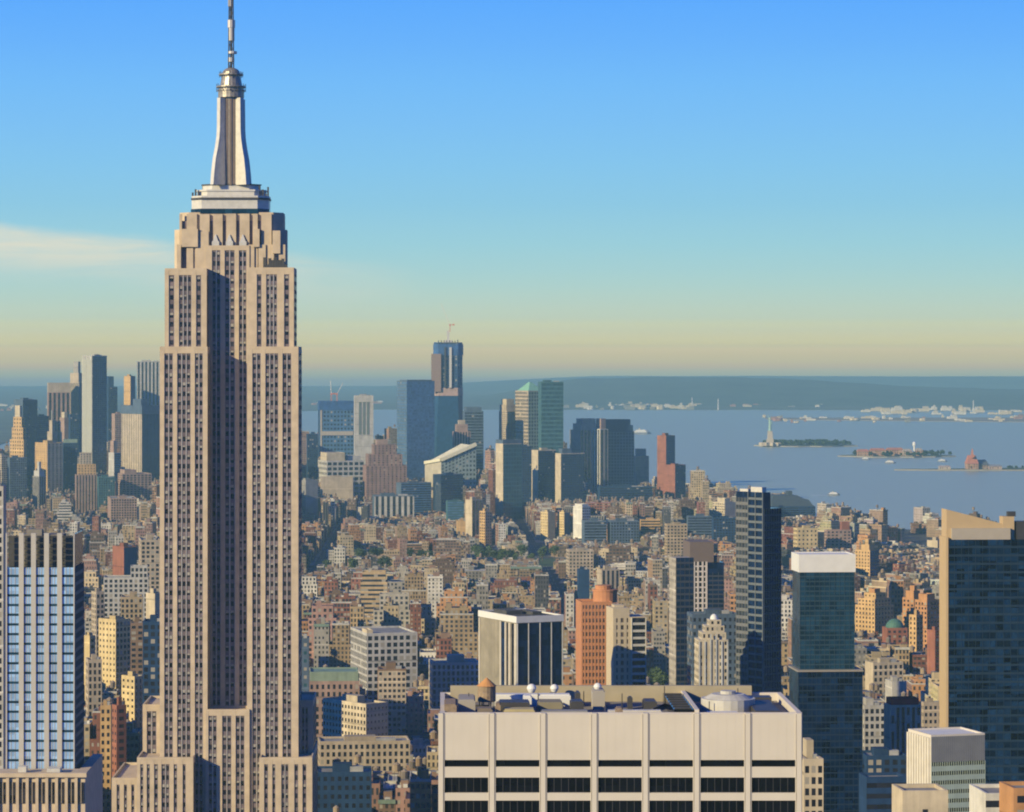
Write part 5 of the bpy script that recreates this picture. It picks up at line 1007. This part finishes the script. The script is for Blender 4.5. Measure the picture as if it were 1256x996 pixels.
def shed(px0, px1, Y, h, roof, nm, label, cat, group, wc, rc, z0=2.2, dep=26, gable=True):
    x0, x1 = WX(px0, Y), WX(px1, Y); t2 = thing(nm, label, cat, ((x0 + x1) / 2, Y + dep / 2, z0), group)
    part(t2, 'wall', FAC, lambda mb: mb.box(x0, x1, Y, Y + dep, z0, z0 + h, col=wc, win=(.4, .5, .2), bay=6, flr=5))
    def rf(mb):
        if gable: mb.prism([(x0 - 1, Y - 1), (x1 + 1, Y - 1), (x1 + 1, Y + dep + 1), (x0 - 1, Y + dep + 1)], z0 + h, z0 + h + roof, poly2=[(x0 + 3, Y + dep / 2 - .3), (x1 - 3, Y + dep / 2 - .3), (x1 - 3, Y + dep / 2 + .3), (x0 + 3, Y + dep / 2 + .3)], col=rc)
        else: mb.box(x0 - .5, x1 + .5, Y - .5, Y + dep + .5, z0 + h, z0 + h + roof, col=rc)
    part(t2, 'roof', FAC, rf); return t2
RR = (.50, .20, .13); BRK = (.50, .30, .20)
for a, b_, dy, h, lab in ((1052, 1066, 30, 12, 'small red roofed hall at the near tip of the hospital island'), (1068, 1086, 20, 15, 'brick hall with red roof, second along the hospital island'), (1088, 1108, 35, 16, 'long brick hall with red roof in the middle of the hospital island'),
                          (1108, 1119, 15, 13, 'low brick hall before the white water tower'), (1124, 1132, 15, 15, 'rose brick hall just past the white water tower')):
    shed(a, b_, ELY + dy, h, 6, 'island_hall', lab, 'hall', 'halls on the hospital island', BRK if a != 1108 else (.55, .42, .32), RR if a < 1100 else (.45, .38, .32))
wx_ = WX(1121.5, ELY + 30)
t_ = thing('island_water_tower', 'slender white water tower on the hospital island', 'water tower', (wx_, ELY + 30, 2))
part(t_, 'shaft', WHITEP, lambda mb: mb.cyl(wx_, ELY + 30, 3.4, 2, 30, 10, r2=2.6)); part(t_, 'tank', WHITEP, lambda mb: (mb.cyl(wx_, ELY + 30, 5, 30, 37, 12, bottom=True), mb.dome(wx_, ELY + 30, 5, 37, 4, 12)))
t_ = shed(1187, 1200, CMY, 13, 20, 'rail_terminal', 'red gabled rail terminal hall on the low spit', 'terminal', None, BRK, RR, dep=40)
part(t_, 'gable_tower', FAC, lambda mb: mb.prism([(WX(1193, CMY) - 4, CMY + 2), (WX(1193, CMY) + 4, CMY + 2), (WX(1193, CMY) + 4, CMY + 9), (WX(1193, CMY) - 4, CMY + 9)], 30, 52, poly2=[(WX(1193, CMY) - .6, CMY + 5), (WX(1193, CMY) + .6, CMY + 5), (WX(1193, CMY) + .6, CMY + 6), (WX(1193, CMY) - .6, CMY + 6)], col=RR))
shed(1200, 1213, CMY + 8, 10, 12, 'train_shed', 'dark roofed shed behind the red gabled terminal', 'shed', None, (.3, .22, .18), (.12, .14, .17), dep=60)
shed(1213, 1229, CMY, 7, 4, 'ferry_house', 'low pinkish ferry house beside the train shed', 'shed', None, (.55, .40, .33), (.3, .3, .32))
shed(1152, 1166, CMY - 4, 6, 3, 'jetty_pavilion', 'small pale pavilion out on the narrow jetty', 'pavilion', None, (.60, .50, .42), (.5, .4, .35), dep=14)
def boat(px, py, L, label, head=0):
    Y = F * EYE / (py - VY); X = WX(px, Y); t2 = thing('ferry_boat', label, 'boat', (X, Y, -.6), 'boats on the bay'); h = L / 2
    hull = [(X - h, Y - L * .12), (X + h * .6, Y - L * .14), (X + h, Y), (X + h * .6, Y + L * .14), (X - h, Y + L * .12)]
    part(t2, 'hull', plain('hull_paint', (.25, .27, .32), .5), lambda mb: mb.prism(scl(hull, .92), -1.0, L * .07, poly2=hull))
    part(t2, 'cabin', WHITEP, lambda mb: (mb.prism(scl(hull, .8), L * .07, L * .15), mb.prism(scl(hull, .6), L * .15, L * .21)))
    part(t2, 'funnel', plain('funnel_paint', (.6, .5, .3), .6), lambda mb: mb.cyl(X - h * .2, Y, L * .035, L * .21, L * .29, 8))
    part(t2, 'wake', WHITEP, lambda mb: mb.prism([(X - h, Y - L * .10), (X - h, Y + L * .10), (X - h * 3.6, Y + L * .25), (X - h * 3.6, Y - L * .25)][::-1], -.58, -.5))
boat(1023, 607, 24, 'white ferry alone on open water between the pier building and islands')
boat(1092, 568, 30, 'white ferry just below the hospital island'); boat(787, 532, 70, 'white ship on the water above the domed pink pavilion'); boat(1156, 566, 26, 'small white boat off the far end of the hospital island')
boat(1062, 563.5, 24, 'small boat near the landward tip of the hospital island')

# far terminals and tanks along the hazy shore: each a small thing
fr = random.Random(11)
far_specs = []
for a, b_, ybase, n, hmax in ((925, 1256, 519, 46, 26), (1060, 1256, 509, 44, 42), (692, 850, 503, 60, 40), (840, 1050, 500, 22, 30), (700, 900, 489, 10, 30), (380, 480, 500, 9, 22), (0, 70, 505, 12, 40)):
    for i in range(n):
        px_ = fr.uniform(a, b_); far_specs.append((px_, ybase - fr.uniform(0, 7), fr.uniform(2, 13), hmax * fr.uniform(.25, .75)))
wcs = [((.66, .55, .38), 'pale'), ((.72, .66, .56), 'white'), ((.38, .20, .16), 'reddish'), ((.28, .26, .23), 'grey')]
for i, (px_, py, wpx, h) in enumerate(far_specs):
    Y = F * EYE / (py - VY); X = WX(px_, Y); w_ = wpx * Y / F; c_, cn = fr.choices(wcs, (5, 4, 2, 2))[0]
    if px_ > 1060 and py < 512: c_, cn = fr.choice(wcs[:2])
    where = 'dock shore behind the statue' if py > 511 else 'hazy hillside shore across the bay' if 600 < px_ < 1060 else 'far port at the edge of the bay' if px_ > 1060 else 'far shore past the downtown towers'
    nm, cat = ('storage_tank', 'tank') if i % 5 == 0 else ('shore_warehouse', 'warehouse')
    mb = MB()
    if i % 5 == 0: mb.cyl(X, Y, min(w_ / 2, 22), 1.4, 1.4 + h * .6, 14, col=c_); mb.dome(X, Y, min(w_ / 2, 22), 1.4 + h * .6, 3, 14, 3, col=c_)
    else:
        d_ = fr.uniform(20, 60); mb.box(X - w_ / 2, X + w_ / 2, Y, Y + d_, 1.4, 1.4 + h * .55, col=c_, topcol=tuple(q * .8 for q in c_)); mb.box(X - w_ * (.4 if i % 2 else .1), X + w_ * (.05 if i % 2 else .46), Y + 4, Y + d_ - 4, 1.4 + h * .55 + .01, 1.4 + h * (.75 if i % 3 else 1.0), col=tuple(q * .85 for q in c_))
    o = mb.build(nm, FAC, origin=(X, Y, 1.4))
    sz = 'small' if wpx < 4.5 else 'broad' if cat == 'tank' else 'long'
    tag(o, f'{sz} {cn} {cat} on the {where}' , cat, f'{sz} {cn} {cat}s on the {where}')
mb = MB()
for px_, h in ((1043, 42), (1200, 60), (856, 70)):
    pass
def mast_(px_, py, h, label):
    Y = F * EYE / (py - VY); X = WX(px_, Y); mb = MB(); mb.cyl(X, Y, 4, 1, h, 8, r2=2); tag(mb.build('chimney_stack', plain('stack_paint', (.66, .62, .58), .8), origin=(X, Y, 1)), label, 'chimney')
mast_(849, 500, 60, 'tall pale stack on the far hillside shore, the slimmer of two'); mast_(881, 503, 62, 'tall pale stack on the far shore nearer the statue'); mast_(1194, 506, 62, 'pale stack above the far white port sheds')

# ------------------------------------------------------------------ the city's ordinary buildings
PAL = [('brick', (.29, .13, .09), 12), ('brown', (.22, .15, .11), 10), ('tan', (.46, .34, .20), 18), ('cream', (.60, .48, .31), 17), ('grey', (.34, .315, .28), 10), ('pale grey', (.52, .475, .41), 10), ('white', (.66, .62, .55), 8), ('orange', (.50, .27, .13), 8), ('rose', (.38, .23, .19), 8), ('dark', (.10, .10, .11), 4)]
ROOFS = [((.20, .19, .19), 8), ((.32, .30, .28), 10), ((.45, .43, .40), 10), ((.08, .08, .09), 5), ((.60, .58, .54), 4), ((.30, .20, .16), 2), ((.20, .28, .23), 1)]
g = random.Random(2024)
def pick(l): return g.choices(l, [x[-1] for x in l])[0]
def zone_h(x, y):
    u = g.random()
    if y < 1750: base, tall, pt = (32, 62), (65, 95), .16
    elif y < 2800: base, tall, pt = (15, 38), (40, 66), .12
    elif y < 3700: base, tall, pt = (11, 27), (30, 52), .09
    elif y < 4400: base, tall, pt = (14, 34), (35, 62), .13
    elif y < 5200: base, tall, pt = (20, 52), (50, 85), .22
    else: base, tall, pt = (35, 70), (70, 110), .35
    if x > 430 and 2300 < y: base = (10, 24); pt *= .8
    if x > 430 and y > 3000: tall = (24, 36)
    if x < -500 and y > 5200: base, tall = (30, 60), (60, 100)
    if x < -160 and y < 3200: pt = min(.4, pt * 2)
    return g.uniform(*(tall if u < pt else base)), u < pt
def footprints_hit(cx, cy, w, d):
    r_ = math.hypot(w, d) / 2
    for h in HERO:
        f = h['foot']; xs = [p[0] for p in f]; ys = [p[1] for p in f]
        if cx + w / 2 > min(xs) - 2 and cx - w / 2 < max(xs) + 2 and cy + d / 2 > min(ys) - 2 and cy - d / 2 < max(ys) + 2: return True
    for a, b_, c_, d_ in park_boxes:
        if cx + w / 2 > a - 4 and cx - w / 2 < b_ + 4 and cy + d / 2 > c_ - 6 and cy - d / 2 < d_ + 4: return True
    return False
for a_, b_, y_ in PARKVIEW: reg(a_, b_, VY + F * (EYE - 20) / (y_ + 60), VY + F * (EYE - 9) / (y_ - 10), y_, [(WX(a_, y_), y_), (WX(b_, y_), y_), (WX(b_, y_), y_ + 5)])
GEN = []; pave = MB()
def shift(y): return 0
for ai in range(len(AVES) - 1):
    for si in range(len(STS) - 1):
        x0, x1 = (AVES[ai] + 15, AVES[ai + 1] - 15) if STS[si] < 2900 else (AVES[ai] + 8, AVES[ai + 1] - 8)
        y0, y1 = (STS[si] + 9, STS[si + 1] - 9) if STS[si] < 2900 else (STS[si] + 6, STS[si + 1] - 6)
        if y1 < 900: continue
        cyb = (y0 + y1) / 2; cxb = (x0 + x1) / 2
        if cxb > WX(1256, cyb) + 230 or cxb < WX(0, cyb) - 230: continue
        if not any(inside(MAN, a_, b_) for a_ in (x0, x1, cxb) for b_ in (y0, y1)): continue
        # gentle irregularity of the older street plan further downtown
        ang = 0.0
        if y0 > 2950: ang = R([0, 0, 8, -6, 18][(ai * 7 + si // 6) % 5]) if x0 < 400 else R(24 + 6 * ((si // 5) % 3))
        if y0 > 5000: ang = R([10, 24, 35, 18][(ai + si // 3) % 4])
        bw, bd = x1 - x0, y1 - y0
        P_ = lambda lx, ly: (cxb + lx * cos(ang) - ly * sin(ang), cyb + lx * sin(ang) + ly * cos(ang))
        k_ = 1.0 if abs(ang) < .05 else .97 if abs(ang) < .2 else .92
        corners = [P_(-bw / 2 * k_, -bd / 2 * k_), P_(bw / 2 * k_, -bd / 2 * k_), P_(bw / 2 * k_, bd / 2 * k_), P_(-bw / 2 * k_, bd / 2 * k_)]
        if all(inside(MAN, *c) for c in corners): pave.prism(corners, .001, .15)
        for row in (-1, 1):
            lx = -bw / 2 * k_ + 3
            while lx < bw / 2 * k_ - 6:
                big = g.random() < (.2 if y0 < 2900 else .16)
                w_ = g.uniform(18, 36) if big else g.uniform(7, 17)
                w_ = min(w_, bw / 2 * k_ - 3 - lx)
                if w_ < 6: break
                d_ = bd / 2 * k_ - g.uniform(3, 7) - 1.5 if not big else bd / 2 * k_ - g.uniform(1.5, 4) - 1.5
                cx_, cy_ = lx + w_ / 2, row * (bd / 2 * k_ - 3 - d_ / 2)
                X, Y = P_(cx_, cy_); lx += w_ + (.0 if g.random() < .8 else g.uniform(2, 7)) + .05
                h, tall = zone_h(X, Y)
                if big: h *= 1.15
                elif not tall: h *= .85
                px0, px1 = VX + F * (X - w_ / 2) / Y, VX + F * (X + w_ / 2) / Y
                fw = abs(w_ * cos(ang)) + abs(d_ * sin(ang)); fd = abs(w_ * sin(ang)) + abs(d_ * cos(ang))
                px0, px1 = VX + F * (X - fw / 2) / Y, VX + F * (X + fw / 2) / Y
                if px1 < -60 or px0 > 1316: continue
                if not inside(MAN, X, Y + 12) or not inside(MAN, X + 12, Y): continue
                if footprints_hit(X, Y, fw, fd): continue
                lim = 999
                Yn = Y - fd / 2
                for hh in HERO:
                    if hh['Y'] > Yn and px1 > hh['a'] - 1 and px0 < hh['b'] + 1:
                        lim = min(lim, max(EYE - (hh['bot'] - VY) * Yn / F, 11 if Yn > 2200 else 0))
                for hh in HERO:      # keep neighbours from throwing their shade over a landmark's visible walls
                    if hh['Y'] < 3000 and hh['Y'] > 1100 and abs(hh['Y'] - Y) < 260:
                        fx = [p[0] for p in hh['foot']]; fy = [p[1] for p in hh['foot']]
                        for tx, ty in ((min(fx), min(fy)), (max(fx), min(fy)), (sum(fx) / len(fx), sum(fy) / len(fy))):
                            dx, dy = tx - X, ty - Y; al = dx * .788 + dy * .616; ac = abs(-dx * .616 + dy * .788)
                            if 0 < al < 230 and ac < 22 + max(w_, d_) / 2: lim = min(lim, EYE - (hh['bot'] - VY) * hh['Y'] / F + 2 + max(0, al - 14) * .34)
                if h + 3 > lim:
                    h = lim - g.uniform(2.5, 6)
                    if h < 7: 
                        if lim < 9: continue
                        h = 6.5
                GEN.append(dict(X=X, Y=Y, w=w_ - .1, d=d_, h=h, ang=ang, row=row, wall=pick(PAL), roof=pick(ROOFS)[0], px0=px0, px1=px1, big=big, tall=tall, seed=g.random(), fd=fd, fw=fw))
struct(pave.build('pavement', PAVE))
# which ones show, and how largely: paint them far to near into a coarse buffer
GEN.sort(key=lambda b_: -b_['Y'])
buf = np.full((996, 1256), -1, np.int32)
items = [(b_['Y'] + b_['fd'] / 2, i, b_) for i, b_ in enumerate(GEN)]
ev = [(b_['Y'] - b_['fd'] / 2, i, b_['px0'], b_['px1'], b_['h'], b_['Y'] + b_['fd'] / 2) for i, b_ in enumerate(GEN)]
for k, h in enumerate(HERO): ev.append((h['Y'], -2 - k, h['a'], h['b'], None, h))
ev.sort(key=lambda e: -e[0])
for Yn, i, a, b_, h, Yf in ev:
    a_, b__ = max(0, int(round(a))), min(1256, int(round(b_)))
    if b__ <= a_: continue
    if i < -1: t0, t1 = max(0, int(Yf['top'])), 996
    else: t0, t1 = max(0, int(VY + F * (EYE - h) / Yf)), 996
    if t0 < 996: buf[t0:t1, a_:b__] = i
ids, cnt_ = np.unique(buf[buf >= 0], return_counts=True)
vis = dict(zip(ids.tolist(), cnt_.tolist()))
order = sorted(vis, key=lambda i: -vis[i])
NIND = 275
top = order[:NIND]; topset = set(top)
ysum = np.arange(996)[:, None] * np.ones((1, 1256)); 
def make_building(b_, mbs):
    """mbs: dict part name -> MB"""
    q = random.Random(b_['seed']); X, Y, w, d, h, a = b_['X'], b_['Y'], b_['w'], b_['d'], b_['h'], b_['ang']
    P = lambda u, v: (X + u * cos(a) - v * sin(a), Y + u * sin(a) + v * cos(a))
    def rc(u0, u1, v0, v1): return [P(u0, v0), P(u1, v0), P(u1, v1), P(u0, v1)]
    base = b_['wall'][1]; k = q.uniform(.62, 1.12); wc = tuple(min(.8, c * k) for c in base); rk = q.uniform(.7, 1.1); rf = tuple(c * rk for c in b_['roof'])
    sty = q.choice([(.42, .5, .25), (.5, .55, .2), (.38, .46, .3), (.66, .5, .2), (.5, .62, .15)]); 
    if b_['big'] and q.random() < .3: sty = q.choice([(1.0, .45, .15), (.55, 1.0, .05), (.75, .65, .2)])
    fr_ = dict(win=sty, gl=q.choice([(.03, .03, .035), (.06, .055, .05), (.045, .05, .06)]), bay=q.uniform(2.2, 3.4) if not b_['big'] else q.uniform(2.6, 4.2), flr=q.uniform(3.3, 4.4))
    sidec = tuple(c * q.uniform(.85, 1.05) for c in (wc if q.random() < .6 else (.34, .22, .16)))
    sw = dict(fr_, col=sidec); 
    if q.random() < .45: sw['win'] = (.28, .4, .2); 
    if q.random() < .35 and not b_['tall']: sw['win'] = (0, 0, 0)
    W = [fr_, sw, fr_, sw]; sd = q.uniform(0, 900)
    tiers = []
    z1 = h; u, v = w / 2, d / 2
    if (b_['tall'] or (b_['big'] and q.random() < .35)) and w > 14 and h > 20:
        s1 = h * q.uniform(.72, .88); tiers = [(u, v, 0, s1), (u * q.uniform(.7, .88), v * q.uniform(.7, .9), s1, h)]
        if q.random() < .4: s2 = h * .94; t_1 = tiers[1]; tiers = [tiers[0], (t_1[0], t_1[1], s1, s2), (t_1[0] * .7, t_1[1] * .7, s2, h)]
    else: tiers = [(u, v, 0, h)]
    for n_, (uu, vv, za_, zb__) in enumerate(tiers):
        pl = rc(-uu, uu, -vv, vv); ph = q.uniform(.7, 1.3)
        mbs['wall'].prism(pl, za_, zb__, col=wc, win=W, top=False, seed=sd + n_)
        mbs['wall'].parapet(pl, zb__, zb__ + ph, .4, col=wc if q.random() < .7 else (.5, .48, .44))
        mbs['roof'].quad([(*p, zb__ + .02) for p in inset(pl, .38)], rf)
    uu, vv = tiers[-1][:2]; zt = tiers[-1][3] + .03
    if q.random() < .45 and len(tiers) == 1:   # cornice on the street front
        s_ = 1 if b_['row'] > 0 else -1; cc = q.choice([wc, (.5, .48, .42), (.2, .27, .22), (.2, .15, .12)])
        mbs['cornice'].prism(rc(-u - .1, u + .1, v - .01, v + .8) if s_ > 0 else rc(-u - .1, u + .1, -v - .8, -v + .01), h - .6, h + 1.36, col=cc, bottom=True)
    # roof furniture
    def get(k_):
        if '_ind' in mbs:
            m_ = MB(); mbs['_ind'].append((k_, m_)); return m_
        return mbs[k_]
    for _ in range(q.choice([1, 1, 2]) if w > 9 else 1):
        bw_, bd_ = q.uniform(2.5, min(7, uu)), q.uniform(3, min(7, vv)); bu, bv = q.uniform(-uu + bw_ / 2 + .6, uu - bw_ / 2 - .6) if uu > bw_ / 2 + .6 else 0, q.uniform(-vv + bd_ / 2 + .6, vv - bd_ / 2 - .6) if vv > bd_ / 2 + .6 else 0
        get('bulkhead').prism(rc(bu - bw_ / 2, bu + bw_ / 2, bv - bd_ / 2, bv + bd_ / 2), zt, zt + q.uniform(2.4, 5), col=tuple(c * .9 for c in (wc if q.random() < .6 else (.3, .2, .15))), topcol=rf)
    if 'rooftop_unit' in mbs:
        for _ in range(q.randint(1, 5)):
            bu, bv = q.uniform(-uu + 1.5, uu - 1.5) if uu > 1.6 else 0, q.uniform(-vv + 1.5, vv - 1.5); s_ = q.uniform(.5, 1.4); hh = q.uniform(.6, 2.0)
            get('rooftop_unit').prism(rc(bu - s_, bu + s_, bv - s_ * .8, bv + s_ * .8), zt, zt + hh, col=q.choice([(.5, .5, .5), (.3, .3, .3), (.62, .6, .56), (.2, .2, .22)]))
    tank = (h > 17 and q.random() < .5)
    if tank:
        r_ = q.uniform(1.5, 2.2); tu, tv = q.uniform(-uu + 3, uu - 3) if uu > 3.2 else 0, q.uniform(-vv + 3, vv - 3) if vv > 3.2 else 0; tx, ty = P(tu, tv); lz = q.uniform(3, 7); wc2 = q.choice([(.25, .18, .12), (.32, .25, .18), (.2, .17, .15)])
        mt = get('water_tank')
        for aa in range(4): lx_, ly_ = tx + r_ * .7 * cos(aa * pi / 2 + .8), ty + r_ * .7 * sin(aa * pi / 2 + .8); mt.box(lx_ - .12, lx_ + .12, ly_ - .12, ly_ + .12, zt, zt + lz, col=(.15, .13, .12), top=False)
        mt.cyl(tx, ty, r_, zt + lz, zt + lz + 3.4, 9, col=wc2, bottom=True); mt.cyl(tx, ty, r_ + .15, zt + lz + 3.4, zt + lz + 4.7, 9, r2=.05, col=(.30, .24, .19))
    b_['tank'] = tank; b_['tiers'] = len(tiers)
far_mb = MB(); keys = ('wall', 'roof', 'cornice', 'bulkhead', 'water_tank', 'rooftop_unit')
one = dict.fromkeys(keys, far_mb)
for i, b_ in enumerate(GEN):
    if i not in topset: make_building(b_, one)
o = far_mb.build('city_blocks', FAC); tag(o, 'dense mass of smaller brick and stone rooftops filling the streets between larger buildings', 'buildings', kind='stuff')
# individuals with a describing label
anch = [h for h in HERO if h['short']]
used = {}
rows = []
for i in top:
    b_ = GEN[i]; ys, xs = np.nonzero(buf == i); px_, py = xs.mean(), ys.mean()
    t_ = thing('city_building', None, None, (b_['X'], b_['Y'], 0), 'ordinary city buildings between the towers')
    mbs = {k: MB() for k in keys}; mbs['_ind'] = []; make_building(b_, mbs)
    for k in keys: mbs[k].build(k, FAC, t_)
    for k, m_ in mbs['_ind']: m_.build(k, FAC, t_)
    feats = []
    h = b_['h']; size = 'tall' if h > 55 else 'middling' if h > 28 else 'low'
    wd = 'broad' if b_['w'] > 28 else 'narrow' if b_['w'] < 12 else ''
    feat = 'with water tank' if b_['tank'] else 'with setbacks' if b_['tiers'] > 1 else 'with flat roof'
    hx = lambda h_: ((h_['a'] + h_['b']) / 2 if h_['a'] > -5 else h_['b'] - 40)
    def dist(h_):
        dx = max(h_['a'] - px_, 0, px_ - h_['b']); dy = max(h_['top'] - py, 0, py - min(h_['bot'], 996)); return math.hypot(dx, dy), dx, dy
    A_ = min(anch, key=lambda h_: dist(h_)[0]); D_, dx, dy = dist(A_)
    if dx >= dy: rel = 'sunward of' if px_ < A_['a'] else 'shadeward of'
    else: rel = 'just beyond' if py < A_['top'] else 'in front of'
    if D_ < 1: rel = 'against'
    rows.append(dict(o=t_, base=' '.join(x for x in (size, wd, b_['wall'][0], 'building', feat) if x), rel=rel, anc=A_['short'], D=D_, px=px_, py=py))
from collections import defaultdict
grp = defaultdict(list)
for r_ in rows: grp[(r_['base'], r_['rel'], r_['anc'])].append(r_)
ordw = ['first', 'second', 'third', 'fourth', 'fifth', 'sixth', 'seventh', 'eighth', 'ninth', 'tenth']
for (bs, rel, an), v in grp.items():
    v.sort(key=lambda r_: r_['D'])
    for k, r_ in enumerate(v):
        r_['o']['label'] = (f'{bs}, {rel} the {an}' if len(v) == 1 else f'{bs}, {ordw[min(k, 9)]} such {rel} the {an}').replace(' ,', ',')
        r_['o']['category'] = 'building'
print('GEN', len(GEN), 'visible', len(vis), 'cut', vis[top[-1]])

# lane lines on the avenues
mb = MB()
for ax in AVES[5:13]:
    for k in range(60):
        y_ = 1000 + k * 60
        if inside(MAN, ax + 20, y_ + 20):
            for off in (-5.4, -1.8, 1.8, 5.4): mb.quad([(ax + off - .12, y_, .005), (ax + off + .12, y_, .005), (ax + off + .12, y_ + 30, .005), (ax + off - .12, y_ + 30, .005)])
o = mb.build('road_markings', plain('lane_paint', (.6, .6, .56), .8)); struct(o)

# ------------------------------------------------------------------ air
hz = MB(); hz.box(-16000, 16000, -3000, 33500, -3.5, 447, bottom=True)
m = bpy.data.materials.new('haze_air'); m.use_nodes = True; t = m.node_tree; t.nodes.clear()
om = N(t, 'ShaderNodeOutputMaterial'); pv = N(t, 'ShaderNodeVolumePrincipled')
pv.inputs['Color'].default_value = (.43, .84, .98, 1); pv.inputs['Absorption Color'].default_value = (0, 0, 0, 1)
pv.inputs['Density'].default_value = 5.0e-5; pv.inputs['Anisotropy'].default_value = 0.0
t.links.new(pv.outputs[0], om.inputs['Volume'])
m.cycles.homogeneous_volume = True
o = hz.build('haze', m); tag(o, 'pale blue morning haze over city and harbour', 'haze', kind='stuff')
